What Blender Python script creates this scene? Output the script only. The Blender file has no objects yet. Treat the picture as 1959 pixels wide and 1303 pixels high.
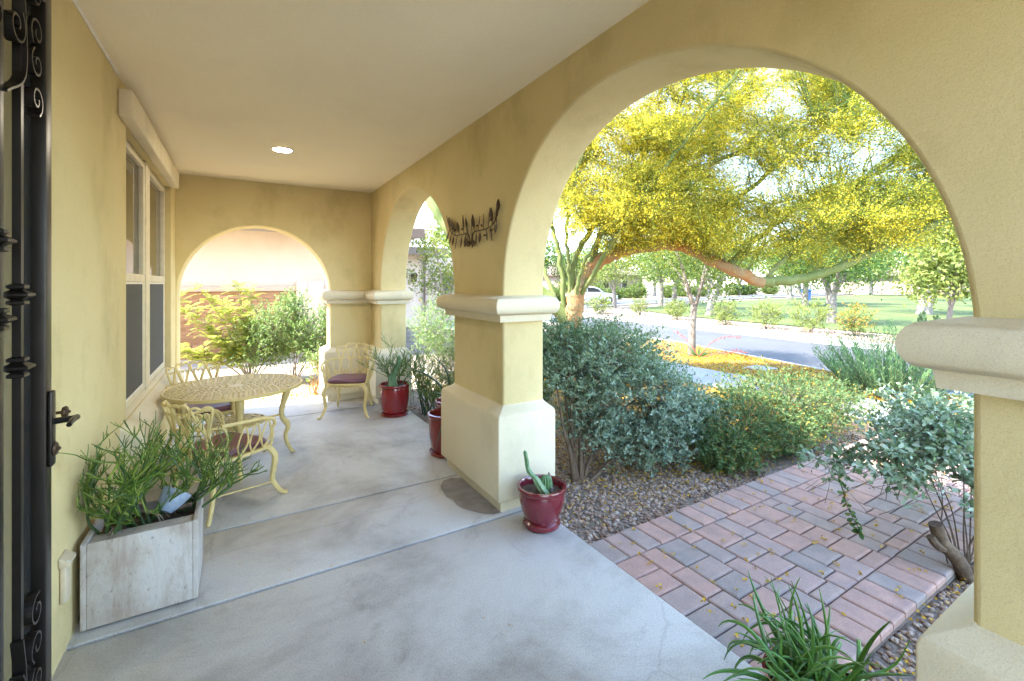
import bpy, math, random
import numpy as np
from mathutils import Vector, Matrix

# ------------------------------------------------------------------ camera, sky, sun, exposure
scene = bpy.context.scene
scene.render.engine = 'CYCLES'
scene.cycles.use_denoising = True
scene.cycles.use_adaptive_sampling = True
scene.cycles.adaptive_threshold = 0.02
scene.cycles.max_bounces = 7
scene.cycles.diffuse_bounces = 4
scene.cycles.glossy_bounces = 4
scene.cycles.transmission_bounces = 6
scene.cycles.transparent_max_bounces = 12
scene.cycles.sample_clamp_indirect = 8.0
scene.cycles.caustics_reflective = False
scene.cycles.caustics_refractive = False
PI = math.pi
R = math.radians
CAM_H = 1.55
cam_data = bpy.data.cameras.new('camera')
cam_data.sensor_width = 36.0
cam_data.lens = 865.0 / 1959.0 * 36.0
cam_data.shift_y = -(1303 / 2.0 - 543.0) / 1959.0
cam_data.clip_start = 0.05
cam_data.clip_end = 3000.0
cam = bpy.data.objects.new('camera', cam_data)
scene.collection.objects.link(cam)
cam.location = (0, 0, CAM_H)
cam.rotation_euler = (R(90), 0, R(-31.0))
scene.camera = cam

SUN_EL = R(54)
SUN_DIR = Vector((-0.965 * math.cos(SUN_EL), 0.262 * math.cos(SUN_EL), math.sin(SUN_EL)))   # towards the sun
world = bpy.data.worlds.new('World')
scene.world = world
world.use_nodes = True
wn = world.node_tree.nodes
wl = world.node_tree.links
for n in list(wn):
    wn.remove(n)
wo = wn.new('ShaderNodeOutputWorld')
wb = wn.new('ShaderNodeBackground')
ws = wn.new('ShaderNodeTexSky')
ws.sky_type = 'NISHITA'
ws.sun_disc = False
ws.sun_elevation = SUN_EL
ws.sun_rotation = math.atan2(SUN_DIR.x, SUN_DIR.y)
ws.air_density = 1.0
ws.dust_density = 0.5
ws.ozone_density = 1.3
wb.inputs['Strength'].default_value = 0.15
wl.new(ws.outputs[0], wb.inputs[0])
wl.new(wb.outputs[0], wo.inputs[0])

sun_data = bpy.data.lights.new('sun', 'SUN')
sun_data.energy = 2.2
sun_data.angle = R(0.5)
sun_data.color = (1.0, 0.95, 0.86)
sun = bpy.data.objects.new('sun', sun_data)
scene.collection.objects.link(sun)
sun.rotation_euler = (-SUN_DIR).to_track_quat('-Z', 'Y').to_euler()

scene.view_settings.view_transform = 'Standard'
scene.view_settings.look = 'None'
scene.view_settings.gamma = 1.0
scene.view_settings.use_curve_mapping = False
scene.view_settings.exposure = 3.5

random.seed(7)
rng = np.random.default_rng(7)
COL = scene.collection

# ------------------------------------------------------------------ materials
def _nodes(name):
    m = bpy.data.materials.new(name)
    m.use_nodes = True
    nt = m.node_tree
    b = nt.nodes['Principled BSDF']
    return m, nt, b

def _noise(nt, vec, scale, detail=4, rough=0.55):
    n = nt.nodes.new('ShaderNodeTexNoise')
    n.inputs['Scale'].default_value = scale
    n.inputs['Detail'].default_value = detail
    n.inputs['Roughness'].default_value = rough
    if vec is not None:
        nt.links.new(vec, n.inputs['Vector'])
    return n

def _ramp(nt, fac, stops):
    r = nt.nodes.new('ShaderNodeValToRGB')
    el = r.color_ramp.elements
    while len(el) > 1:
        el.remove(el[-1])
    el[0].position = stops[0][0]
    el[0].color = (*stops[0][1], 1)
    for p, c in stops[1:]:
        e = el.new(p)
        e.color = (*c, 1)
    nt.links.new(fac, r.inputs['Fac'])
    return r

def _mix(nt, a, b, fac, mode='MIX'):
    m = nt.nodes.new('ShaderNodeMix')
    m.data_type = 'RGBA'
    m.blend_type = mode
    for sock, v in ((m.inputs[0], fac), (m.inputs[6], a), (m.inputs[7], b)):
        if hasattr(v, 'links') or hasattr(v, 'is_output'):
            nt.links.new(v, sock)
        elif isinstance(v, (int, float)):
            sock.default_value = v
        else:
            sock.default_value = (*v, 1)
    return m.outputs[2]

def _bump(nt, b, height, strength, dist):
    bp = nt.nodes.new('ShaderNodeBump')
    bp.inputs['Strength'].default_value = strength
    bp.inputs['Distance'].default_value = dist
    nt.links.new(height, bp.inputs['Height'])
    nt.links.new(bp.outputs[0], b.inputs['Normal'])
    return bp

def coord(nt, kind='Object', scale=None):
    t = nt.nodes.new('ShaderNodeTexCoord')
    out = t.outputs[kind]
    if scale:
        mp = nt.nodes.new('ShaderNodeMapping')
        mp.inputs['Scale'].default_value = scale
        nt.links.new(out, mp.inputs['Vector'])
        out = mp.outputs[0]
    return out

def mottled(name, c1, c2, scale=3.0, rough=0.8, bump=0.0, bscale=60.0, bdist=0.004, metallic=0.0, spec=0.4, stretch=None, lo=0.35, hi=0.65, fine=0.0):
    m, nt, b = _nodes(name)
    v = coord(nt, 'Object', stretch)
    n = _noise(nt, v, scale, 5)
    col = _ramp(nt, n.outputs[0], [(lo, c1), (hi, c2)]).outputs[0]
    if fine > 0:
        f = _noise(nt, v, bscale * 1.7, 3)
        dark = _ramp(nt, f.outputs[0], [(0.3, (1 - fine,) * 3), (0.6, (1, 1, 1))]).outputs[0]
        col = _mix(nt, col, dark, 1.0, 'MULTIPLY')
    nt.links.new(col, b.inputs['Base Color'])
    b.inputs['Roughness'].default_value = rough
    b.inputs['Metallic'].default_value = metallic
    b.inputs['Specular IOR Level'].default_value = spec
    if bump > 0:
        h = _noise(nt, v, bscale, 4, 0.6)
        _bump(nt, b, h.outputs[0], bump, bdist)
    return m

def leafy(name, stops, rough=0.55, trans=0.35, spec=0.3, tint=1.25):
    m, nt, b = _nodes(name)
    g = nt.nodes.new('ShaderNodeNewGeometry')
    col = _ramp(nt, g.outputs['Random Per Island'], stops).outputs[0]
    nt.links.new(col, b.inputs['Base Color'])
    b.inputs['Roughness'].default_value = rough
    b.inputs['Specular IOR Level'].default_value = spec
    if trans > 0:
        t = nt.nodes.new('ShaderNodeBsdfTranslucent')
        br = _mix(nt, col, (tint, tint, tint * 0.7), 1.0, 'MULTIPLY')
        nt.links.new(br, t.inputs['Color'])
        mx = nt.nodes.new('ShaderNodeMixShader')
        mx.inputs[0].default_value = trans
        out = [n for n in nt.nodes if n.type == 'OUTPUT_MATERIAL'][0]
        nt.links.new(b.outputs[0], mx.inputs[1])
        nt.links.new(t.outputs[0], mx.inputs[2])
        nt.links.new(mx.outputs[0], out.inputs['Surface'])
    return m

def stucco(name, c1, c2, bump=0.5, stains=0.25):
    m, nt, b = _nodes(name)
    v = coord(nt)
    n = _noise(nt, v, 1.3, 5)
    col = _ramp(nt, n.outputs[0], [(0.3, c1), (0.7, c2)]).outputs[0]
    sv = coord(nt, 'Object', (1.2, 1.2, 0.8))
    s = _noise(nt, sv, 2.0, 6, 0.65)
    st = _ramp(nt, s.outputs[0], [(0.28, (1 - stains, 1 - stains * 1.05, 1 - stains * 1.2)), (0.5, (1, 1, 1))]).outputs[0]
    col = _mix(nt, col, st, 1.0, 'MULTIPLY')
    p = _noise(nt, v, 330.0, 2)
    pit = _ramp(nt, p.outputs[0], [(0.28, (0.80, 0.77, 0.72)), (0.46, (1, 1, 1))]).outputs[0]
    col = _mix(nt, col, pit, 1.0, 'MULTIPLY')
    nt.links.new(col, b.inputs['Base Color'])
    b.inputs['Roughness'].default_value = 0.9
    b.inputs['Specular IOR Level'].default_value = 0.2
    h = _noise(nt, v, 120.0, 5, 0.7)
    h2 = _noise(nt, v, 55.0, 3, 0.5)
    ad = nt.nodes.new('ShaderNodeMath')
    ad.operation = 'MULTIPLY_ADD'
    ad.inputs[1].default_value = 0.6
    nt.links.new(h2.outputs[0], ad.inputs[0])
    nt.links.new(h.outputs[0], ad.inputs[2])
    _bump(nt, b, ad.outputs[0], bump, 0.0035)
    return m

def paver_mat():
    m, nt, b = _nodes('paver_stone')
    oi = nt.nodes.new('ShaderNodeObjectInfo')
    v = coord(nt)
    base = _ramp(nt, oi.outputs['Random'], [(0.0, (0.48, 0.31, 0.245)), (0.3, (0.45, 0.285, 0.225)), (0.55, (0.42, 0.30, 0.255)),
                                            (0.80, (0.39, 0.30, 0.255)), (0.92, (0.34, 0.28, 0.245)), (1.0, (0.45, 0.325, 0.265))]).outputs[0]
    w = nt.nodes.new('ShaderNodeNewGeometry')
    n = _noise(nt, w.outputs['Position'], 9.0, 5, 0.7)
    blot = _ramp(nt, n.outputs[0], [(0.32, (0.78, 0.80, 0.83)), (0.62, (1.06, 1.0, 0.97))]).outputs[0]
    col = _mix(nt, base, blot, 1.0, 'MULTIPLY')
    f = _noise(nt, w.outputs['Position'], 260.0, 2)
    gr = _ramp(nt, f.outputs[0], [(0.3, (0.75, 0.75, 0.75)), (0.65, (1.12, 1.12, 1.12))]).outputs[0]
    col = _mix(nt, col, gr, 1.0, 'MULTIPLY')
    nt.links.new(col, b.inputs['Base Color'])
    b.inputs['Roughness'].default_value = 0.85
    h = _noise(nt, w.outputs['Position'], 180.0, 4, 0.6)
    _bump(nt, b, h.outputs[0], 0.5, 0.003)
    return m

def concrete_mat():
    m, nt, b = _nodes('porch_concrete')
    v = coord(nt)
    n = _noise(nt, v, 1.1, 10, 0.66)
    n.inputs['Distortion'].default_value = 0.35
    col = _ramp(nt, n.outputs[0], [(0.29, (0.27, 0.235, 0.195)), (0.41, (0.42, 0.385, 0.34)), (0.53, (0.55, 0.52, 0.475)), (0.70, (0.62, 0.59, 0.545)), (0.85, (0.48, 0.475, 0.465))]).outputs[0]
    s = _noise(nt, v, 3.2, 9, 0.72)
    s.inputs['Distortion'].default_value = 0.7
    st = _ramp(nt, s.outputs[0], [(0.24, (0.58, 0.55, 0.52)), (0.42, (1, 1, 1))]).outputs[0]
    col = _mix(nt, col, st, 0.85, 'MULTIPLY')
    f = _noise(nt, v, 140.0, 3)
    sp = _ramp(nt, f.outputs[0], [(0.30, (0.74, 0.74, 0.74)), (0.55, (1, 1, 1))]).outputs[0]
    col = _mix(nt, col, sp, 1.0, 'MULTIPLY')
    # hairline crack
    vo = nt.nodes.new('ShaderNodeTexVoronoi')
    vo.feature = 'DISTANCE_TO_EDGE'
    vo.inputs['Scale'].default_value = 0.55
    wv = nt.nodes.new('ShaderNodeVectorMath')
    wv.operation = 'ADD'
    wn_ = _noise(nt, v, 5.0, 4)
    sc = nt.nodes.new('ShaderNodeVectorMath')
    sc.operation = 'SCALE'
    sc.inputs['Scale'].default_value = 0.12
    nt.links.new(wn_.outputs[1], sc.inputs[0])
    nt.links.new(v, wv.inputs[0])
    nt.links.new(sc.outputs[0], wv.inputs[1])
    nt.links.new(wv.outputs[0], vo.inputs['Vector'])
    cr = _ramp(nt, vo.outputs['Distance'], [(0.0, (0.72, 0.70, 0.68)), (0.0022, (1, 1, 1))]).outputs[0]
    col = _mix(nt, col, cr, 0.55, 'MULTIPLY')
    nt.links.new(col, b.inputs['Base Color'])
    rr = _ramp(nt, n.outputs[0], [(0.3, (0.62,) * 3), (0.7, (0.42,) * 3)])
    nt.links.new(rr.outputs[0], b.inputs['Roughness'])
    b.inputs['Specular IOR Level'].default_value = 0.4
    h = _noise(nt, v, 90.0, 4, 0.6)
    _bump(nt, b, h.outputs[0], 0.12, 0.002)
    return m

def travertine_mat():
    m, nt, b = _nodes('travertine')
    v = coord(nt, 'Object', (1.0, 1.0, 0.22))
    n = _noise(nt, v, 9.0, 9, 0.72)
    n.inputs['Distortion'].default_value = 1.1
    col = _ramp(nt, n.outputs[0], [(0.28, (0.30, 0.25, 0.205)), (0.42, (0.43, 0.375, 0.325)), (0.56, (0.52, 0.48, 0.435)), (0.68, (0.45, 0.425, 0.395)), (0.8, (0.56, 0.54, 0.51))]).outputs[0]
    v2 = coord(nt, 'Object', (1.0, 1.0, 0.4))
    p = _noise(nt, v2, 75.0, 4, 0.6)
    pit = _ramp(nt, p.outputs[0], [(0.31, (0.50, 0.42, 0.35)), (0.40, (1, 1, 1))]).outputs[0]
    col = _mix(nt, col, pit, 0.8, 'MULTIPLY')
    d = _noise(nt, coord(nt), 4.0, 5)
    dirt = _ramp(nt, d.outputs[0], [(0.35, (0.72, 0.64, 0.56)), (0.6, (1, 1, 1))]).outputs[0]
    col = _mix(nt, col, dirt, 0.9, 'MULTIPLY')
    nt.links.new(col, b.inputs['Base Color'])
    b.inputs['Roughness'].default_value = 0.7
    _bump(nt, b, p.outputs[0], 0.35, 0.004)
    return m

def simple(name, c, rough=0.6, metallic=0.0, spec=0.5, coat=0.0):
    m, nt, b = _nodes(name)
    v = coord(nt)
    n = _noise(nt, v, 14.0, 4)
    k = [(0.3, tuple(x * 0.86 for x in c)), (0.7, tuple(min(1, x * 1.06) for x in c))]
    nt.links.new(_ramp(nt, n.outputs[0], k).outputs[0], b.inputs['Base Color'])
    b.inputs['Roughness'].default_value = rough
    b.inputs['Metallic'].default_value = metallic
    b.inputs['Specular IOR Level'].default_value = spec
    b.inputs['Coat Weight'].default_value = coat
    b.inputs['Coat Roughness'].default_value = 0.08
    return m

def emissive(name, c, s):
    m, nt, b = _nodes(name)
    b.inputs['Base Color'].default_value = (*c, 1)
    b.inputs['Emission Color'].default_value = (*c, 1)
    b.inputs['Emission Strength'].default_value = s
    return m

def screen_mat():
    m, nt, b = _nodes('wire_screen')
    b.inputs['Base Color'].default_value = (0.03, 0.03, 0.03, 1)
    b.inputs['Roughness'].default_value = 0.6
    t = nt.nodes.new('ShaderNodeBsdfTransparent')
    mx = nt.nodes.new('ShaderNodeMixShader')
    mx.inputs[0].default_value = 0.6
    out = [n for n in nt.nodes if n.type == 'OUTPUT_MATERIAL'][0]
    nt.links.new(b.outputs[0], mx.inputs[1])
    nt.links.new(t.outputs[0], mx.inputs[2])
    nt.links.new(mx.outputs[0], out.inputs['Surface'])
    return m

def asphalt_mat():
    m, nt, b = _nodes('asphalt')
    v = coord(nt)
    n = _noise(nt, v, 0.5, 6, 0.6)
    col = _ramp(nt, n.outputs[0], [(0.3, (0.055, 0.055, 0.058)), (0.7, (0.075, 0.075, 0.075))]).outputs[0]
    f = _noise(nt, v, 60.0, 3)
    sp = _ramp(nt, f.outputs[0], [(0.3, (0.7,) * 3), (0.7, (1.25,) * 3)]).outputs[0]
    col = _mix(nt, col, sp, 1.0, 'MULTIPLY')
    nt.links.new(col, b.inputs['Base Color'])
    b.inputs['Roughness'].default_value = 0.85
    return m

MAT = {
    'stucco': stucco('porch_stucco', (0.635, 0.51, 0.25), (0.70, 0.575, 0.305), 0.5, 0.18),
    'trim': stucco('sidelit_trim_stucco', (0.69, 0.595, 0.405), (0.75, 0.66, 0.47), 0.5, 0.14),  # wall stucco made paler: side light on imposts and pedestals put into the colour
    'ceiling': stucco('ceiling_plaster', (0.87, 0.765, 0.55), (0.885, 0.785, 0.575), 0.25, 0.04),
    'concrete': concrete_mat(),
    'side_gravel': mottled('side_yard_gravel', (0.40, 0.33, 0.25), (0.56, 0.48, 0.38), 2.5, 0.95, 0.8, 60, 0.01, fine=0.3),
    'joint': simple('joint_fill', (0.10, 0.095, 0.09), 0.9),
    'paver': paver_mat(),
    'sand': mottled('joint_sand', (0.16, 0.12, 0.09), (0.24, 0.19, 0.14), 20, 0.95),
    'travertine': travertine_mat(),
    'soil': mottled('potting_soil', (0.05, 0.035, 0.025), (0.11, 0.08, 0.055), 40, 0.95, 0.8, 90, 0.01),
    'ground': mottled('desert_ground', (0.20, 0.155, 0.115), (0.30, 0.24, 0.185), 1.2, 0.95, 0.8, 45, 0.02, fine=0.45),
    'stone': leafy('gravel_stone', [(0.0, (0.19, 0.115, 0.075)), (0.25, (0.32, 0.205, 0.14)), (0.5, (0.43, 0.305, 0.22)), (0.75, (0.25, 0.185, 0.15)), (1.0, (0.54, 0.43, 0.33))], 0.85, 0.0),
    'asphalt': asphalt_mat(),
    'walk': mottled('sidewalk_concrete', (0.32, 0.305, 0.285), (0.40, 0.385, 0.36), 1.5, 0.85, 0.2, 60, fine=0.15),
    'kerb': mottled('kerb_concrete', (0.27, 0.255, 0.235), (0.36, 0.34, 0.31), 2.5, 0.85, 0.2, 60, fine=0.15),
    'grass': mottled('lawn_grass', (0.06, 0.092, 0.018), (0.11, 0.14, 0.03), 0.45, 0.9, 0.8, 30, 0.03, fine=0.4),
    'iron': simple('black_iron', (0.045, 0.038, 0.032), 0.36, 0.75),
    'bronze': simple('bronze_iron', (0.075, 0.042, 0.022), 0.45, 0.6),
    'screen': screen_mat(),
    'cream': simple('cream_cast_metal', (0.70, 0.54, 0.22), 0.5),
    'cushion': simple('plum_vinyl', (0.17, 0.065, 0.085), 0.42),
    'red': simple('red_glaze', (0.235, 0.012, 0.014), 0.22, 0, 0.5, 0.6),
    'burgundy': simple('burgundy_glaze', (0.16, 0.013, 0.022), 0.18, 0, 0.5, 0.7),
    'brick_red': simple('brick_red_glaze', (0.20, 0.022, 0.016), 0.25, 0, 0.5, 0.5),
    'frame': simple('almond_window_frame', (0.66, 0.58, 0.42), 0.45),
    'glass': simple('window_glass', (0.055, 0.045, 0.03), 0.03, 0, 0.8),
    'sun_screen': simple('grey_sun_screen', (0.045, 0.045, 0.047), 0.7),
    'plastic': simple('beige_plastic', (0.58, 0.48, 0.33), 0.5),
    'lamp': emissive('lamp_lens', (1.0, 0.90, 0.72), 28.0),
    'lamp_trim': simple('white_lamp_trim', (0.75, 0.70, 0.60), 0.4),
    'brick': leafy('house_brick', [(0.0, (0.27, 0.125, 0.065))], 0.9, 0.0),
    'dnstucco': simple('distant_stucco', (0.34, 0.26, 0.20), 0.9),
    'mortar': simple('mortar', (0.34, 0.24, 0.16), 0.95),
    'nstucco': stucco('neighbour_stucco', (0.74, 0.58, 0.45), (0.78, 0.62, 0.49), 0.4, 0.06),
    'nband': stucco('neighbour_band', (0.55, 0.42, 0.32), (0.60, 0.47, 0.37), 0.3, 0.1),
    'roof_tile': mottled('roof_tile', (0.30, 0.27, 0.24), (0.42, 0.38, 0.34), 1.5, 0.9, fine=0.2),
    'fascia': simple('brown_fascia', (0.20, 0.135, 0.10), 0.6),
    'dark': simple('dark_opening', (0.02, 0.02, 0.022), 0.3),
    'car': simple('white_car_paint', (0.42, 0.45, 0.47), 0.25, 0, 0.5, 0.8),
    'tyre': simple('tyre_rubber', (0.02, 0.02, 0.02), 0.8),
    'rim': simple('alloy_rim', (0.45, 0.45, 0.46), 0.3, 0.8),
    'tail': simple('tail_lamp_red', (0.35, 0.02, 0.02), 0.2),
    'head': simple('head_lamp', (0.7, 0.7, 0.72), 0.1),
    'blue': simple('blue_paint', (0.02, 0.13, 0.55), 0.5),
    'bluegrey': mottled('blue_grey_ceramic', (0.22, 0.27, 0.34), (0.40, 0.45, 0.52), 12, 0.45),
    # bark
    'bark_orange': mottled('palo_bark_orange', (0.40, 0.17, 0.05), (0.34, 0.25, 0.13), 3.0, 0.85, 0.6, 30, 0.01, fine=0.3),
    'bark_green': mottled('palo_bark_green', (0.12, 0.16, 0.035), (0.21, 0.235, 0.08), 3.0, 0.8, 0.4, 30, 0.008, fine=0.2),
    'bark_brown': mottled('brown_bark', (0.095, 0.06, 0.036), (0.18, 0.125, 0.08), 8.0, 0.9, 0.8, 40, 0.01, fine=0.3),
    'bark_grey': mottled('grey_bark', (0.20, 0.16, 0.13), (0.32, 0.27, 0.23), 6.0, 0.9, 0.7, 40, 0.01, fine=0.3),
    'bark_pale': mottled('pale_bark', (0.36, 0.30, 0.25), (0.48, 0.42, 0.36), 6.0, 0.9, 0.4, 40, 0.01, fine=0.3),
    # leaves
    'flower': leafy('palo_flower', [(0.0, (0.88, 0.66, 0.03)), (0.5, (0.94, 0.78, 0.07)), (0.85, (0.95, 0.85, 0.22)), (1.0, (0.84, 0.56, 0.03))], 0.6, 0.58, 0.2, 1.05),
    'petal': leafy('fallen_petal', [(0.0, (0.48, 0.26, 0.010)), (0.6, (0.62, 0.38, 0.018)), (1.0, (0.38, 0.19, 0.02))], 0.7, 0.0),
    'palo_twig': leafy('palo_twig', [(0.0, (0.20, 0.28, 0.045)), (0.6, (0.36, 0.43, 0.08)), (1.0, (0.50, 0.50, 0.12))], 0.6, 0.5),
    'sage': leafy('sage_leaf', [(0.0, (0.14, 0.23, 0.15)), (0.4, (0.25, 0.35, 0.25)), (0.8, (0.40, 0.48, 0.365)), (1.0, (0.21, 0.29, 0.16))], 0.7, 0.22),
    'sage_top': leafy('sage_leaf_green', [(0.0, (0.085, 0.15, 0.07)), (0.6, (0.16, 0.24, 0.115)), (1.0, (0.24, 0.32, 0.18))], 0.7, 0.3),
    'shrub': leafy('shrub_leaf', [(0.0, (0.055, 0.12, 0.04)), (0.5, (0.11, 0.20, 0.07)), (0.88, (0.20, 0.28, 0.11)), (1.0, (0.36, 0.20, 0.04))], 0.6, 0.3),
    'silver': leafy('silver_leaf', [(0.0, (0.11, 0.19, 0.09)), (0.45, (0.24, 0.33, 0.215)), (0.8, (0.41, 0.48, 0.37)), (1.0, (0.15, 0.25, 0.09))], 0.6, 0.22),
    'rosemary': leafy('rosemary_leaf', [(0.0, (0.07, 0.17, 0.06)), (0.6, (0.15, 0.29, 0.11)), (1.0, (0.28, 0.36, 0.14))], 0.6, 0.25),
    'bright': leafy('bright_leaf', [(0.0, (0.10, 0.19, 0.045)), (0.5, (0.19, 0.30, 0.09)), (1.0, (0.34, 0.43, 0.20))], 0.45, 0.4, 0.5),
    'feather': leafy('feather_leaf', [(0.0, (0.30, 0.36, 0.07)), (0.6, (0.44, 0.48, 0.12)), (1.0, (0.56, 0.57, 0.20))], 0.55, 0.5),
    'tree': leafy('tree_leaf', [(0.0, (0.055, 0.10, 0.02)), (0.5, (0.11, 0.165, 0.03)), (1.0, (0.19, 0.235, 0.05))], 0.5, 0.4),
    'tree_deep': leafy('tree_leaf_deep', [(0.0, (0.045, 0.095, 0.02)), (0.5, (0.08, 0.145, 0.03)), (1.0, (0.13, 0.20, 0.045))], 0.5, 0.4),
    'lime': leafy('lime_leaf', [(0.0, (0.13, 0.18, 0.035)), (0.6, (0.21, 0.25, 0.055)), (1.0, (0.30, 0.32, 0.09))], 0.55, 0.35),
    'orange': leafy('orange_flower', [(0.0, (0.55, 0.20, 0.03)), (1.0, (0.65, 0.32, 0.06))], 0.6, 0.3),
    'pink': leafy('coral_flower', [(0.0, (0.55, 0.10, 0.08)), (1.0, (0.65, 0.20, 0.16))], 0.6, 0.3),
    'pencil': leafy('pencil_stem', [(0.0, (0.03, 0.07, 0.012)), (0.4, (0.065, 0.13, 0.018)), (0.75, (0.15, 0.225, 0.025)), (1.0, (0.27, 0.31, 0.05))], 0.45, 0.0, 0.5),
    'pencil_old': simple('pencil_old_stem', (0.045, 0.085, 0.02), 0.55),
    'root': simple('dry_root', (0.30, 0.22, 0.14), 0.9),
    'onion': leafy('onion_leaf', [(0.0, (0.06, 0.17, 0.03)), (0.5, (0.12, 0.28, 0.05)), (0.85, (0.21, 0.37, 0.08)), (1.0, (0.20, 0.32, 0.18))], 0.4, 0.15, 0.5),
    'cactus': mottled('cactus_skin', (0.07, 0.15, 0.055), (0.15, 0.26, 0.12), 18, 0.5),
    'cactus_pale': mottled('cactus_pale_skin', (0.13, 0.22, 0.10), (0.24, 0.33, 0.17), 18, 0.5),
    'dark_leaf': leafy('dark_blade', [(0.0, (0.03, 0.065, 0.025)), (1.0, (0.07, 0.12, 0.05))], 0.45, 0.1, 0.5),
}

# ------------------------------------------------------------------ mesh helpers
class MB:
    """collects shapes in world coordinates; build() links them as ONE mesh object"""
    def __init__(self):
        self.v = []
        self.f = []

    def add(self, vs, fs):
        o = len(self.v)
        self.v.extend([tuple(p) for p in vs])
        self.f.extend([tuple(i + o for i in f) for f in fs])
        return self

    def box(self, x0, x1, y0, y1, z0, z1):
        vs = [(x, y, z) for z in (z0, z1) for x, y in ((x0, y0), (x1, y0), (x1, y1), (x0, y1))]
        return self.add(vs, [(3, 2, 1, 0), (4, 5, 6, 7), (0, 1, 5, 4), (1, 2, 6, 5), (2, 3, 7, 6), (3, 0, 4, 7)])

    def obox(self, c, ax, ay, az, sx, sy, sz):
        c = Vector(c)
        vs = []
        for k in (-1, 1):
            for i, j in ((-1, -1), (1, -1), (1, 1), (-1, 1)):
                vs.append(c + Vector(ax) * (i * sx / 2) + Vector(ay) * (j * sy / 2) + Vector(az) * (k * sz / 2))
        return self.add(vs, [(3, 2, 1, 0), (4, 5, 6, 7), (0, 1, 5, 4), (1, 2, 6, 5), (2, 3, 7, 6), (3, 0, 4, 7)])

    def tube(self, path, rad, n=6, cap=True, flat=None):
        P = [Vector(p) for p in path]
        m = len(P)
        rs = [rad] * m if isinstance(rad, (int, float)) else list(rad)
        if len(rs) != m:
            rs = [rs[0] + (rs[-1] - rs[0]) * i / (m - 1) for i in range(m)]
        t0 = (P[1] - P[0]).normalized()
        up = Vector((0, 0, 1)) if abs(t0.z) < 0.9 else Vector((1, 0, 0))
        u = t0.cross(up).normalized()
        vs, fs = [], []
        for i in range(m):
            t = (P[min(i + 1, m - 1)] - P[max(i - 1, 0)])
            t = t.normalized() if t.length > 1e-9 else t0
            u = (u - t * u.dot(t))
            u = u.normalized() if u.length > 1e-6 else t.orthogonal().normalized()
            w = t.cross(u)
            for k in range(n):
                a = 2 * PI * k / n
                vs.append(P[i] + (u * math.cos(a) + w * math.sin(a)) * rs[i])
        for i in range(m - 1):
            for k in range(n):
                a, b = i * n + k, i * n + (k + 1) % n
                fs.append((a, b, b + n, a + n))
        if cap:
            fs.append(tuple(range(n - 1, -1, -1)))
            fs.append(tuple((m - 1) * n + k for k in range(n)))
        return self.add(vs, fs)

    def lathe(self, prof, c=(0, 0, 0), n=32, closed=False):
        vs, fs = [], []
        m = len(prof)
        for r, z in prof:
            for k in range(n):
                a = 2 * PI * k / n
                vs.append((c[0] + r * math.cos(a), c[1] + r * math.sin(a), c[2] + z))
        for i in range(m - 1 + (1 if closed else 0)):
            j = (i + 1) % m
            for k in range(n):
                k2 = (k + 1) % n
                fs.append((i * n + k, i * n + k2, j * n + k2, j * n + k))
        if not closed:
            fs.append(tuple(range(n - 1, -1, -1)))
            fs.append(tuple((m - 1) * n + k for k in range(n)))
        return self.add(vs, fs)

    def prism(self, poly, axis, a0, a1):
        """poly of 2-D points extruded along axis 0/1/2 from a0 to a1"""
        n = len(poly)
        def p3(q, a):
            return {0: (a, q[0], q[1]), 1: (q[0], a, q[1]), 2: (q[0], q[1], a)}[axis]
        vs = [p3(q, a0) for q in poly] + [p3(q, a1) for q in poly]
        fs = [tuple(range(n))[::-1], tuple(range(n, 2 * n))]
        for i in range(n):
            j = (i + 1) % n
            fs.append((i, j, j + n, i + n))
        return self.add(vs, fs)

    def loft(self, poly, prof, outer=None):
        """poly: CCW plan polygon; prof: (offset, z) from bottom to top, mitred at the corners"""
        n = len(poly)
        vs, fs = [], []
        for off, z in prof:
            for i in range(n):
                p0, p1, p2 = (Vector(poly[(i + k) % n]) for k in (-1, 0, 1))
                e1, e2 = (p1 - p0).normalized(), (p2 - p1).normalized()
                n1, n2 = Vector((e1.y, -e1.x)), Vector((e2.y, -e2.x))
                o1 = off * (outer(n1) if outer else 1)
                o2 = off * (outer(n2) if outer else 1)
                q = p1 + n1 * o1 + n2 * o2
                vs.append((q.x, q.y, z))
        m = len(prof)
        for i in range(m - 1):
            for k in range(n):
                k2 = (k + 1) % n
                fs.append((i * n + k, i * n + k2, (i + 1) * n + k2, (i + 1) * n + k))
        fs.append(tuple(range(n - 1, -1, -1)))
        fs.append(tuple((m - 1) * n + k for k in range(n)))
        return self.add(vs, fs)

    def strap(self, path, width_axis, width, thick):
        """flat bar: path of points, wide along width_axis, thin across"""
        P = [Vector(p) for p in path]
        wa = Vector(width_axis).normalized()
        m = len(P)
        vs, fs = [], []
        for i in range(m):
            t = (P[min(i + 1, m - 1)] - P[max(i - 1, 0)]).normalized()
            nn = t.cross(wa).normalized()
            for a, b in ((-1, -1), (1, -1), (1, 1), (-1, 1)):
                vs.append(P[i] + wa * (a * width / 2) + nn * (b * thick / 2))
        for i in range(m - 1):
            for k in range(4):
                k2 = (k + 1) % 4
                fs.append((i * 4 + k, i * 4 + k2, i * 4 + 4 + k2, i * 4 + 4 + k))
        fs.append((3, 2, 1, 0))
        fs.append(tuple((m - 1) * 4 + k for k in range(4)))
        return self.add(vs, fs)

    def build(self, name, mat, parent=None, smooth=False, bevel=0.0, **tags):
        me = bpy.data.meshes.new(name)
        o3 = origin(parent)
        me.from_pydata([(x - o3[0], y - o3[1], z - o3[2]) for x, y, z in self.v], [], self.f)
        me.update()
        return link(name, me, mat, parent, smooth, bevel, **tags)

def origin(parent):
    if parent is None:
        return (0, 0, 0)
    p = parent
    while p.parent:
        p = p.parent
    return tuple(p.location)

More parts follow.
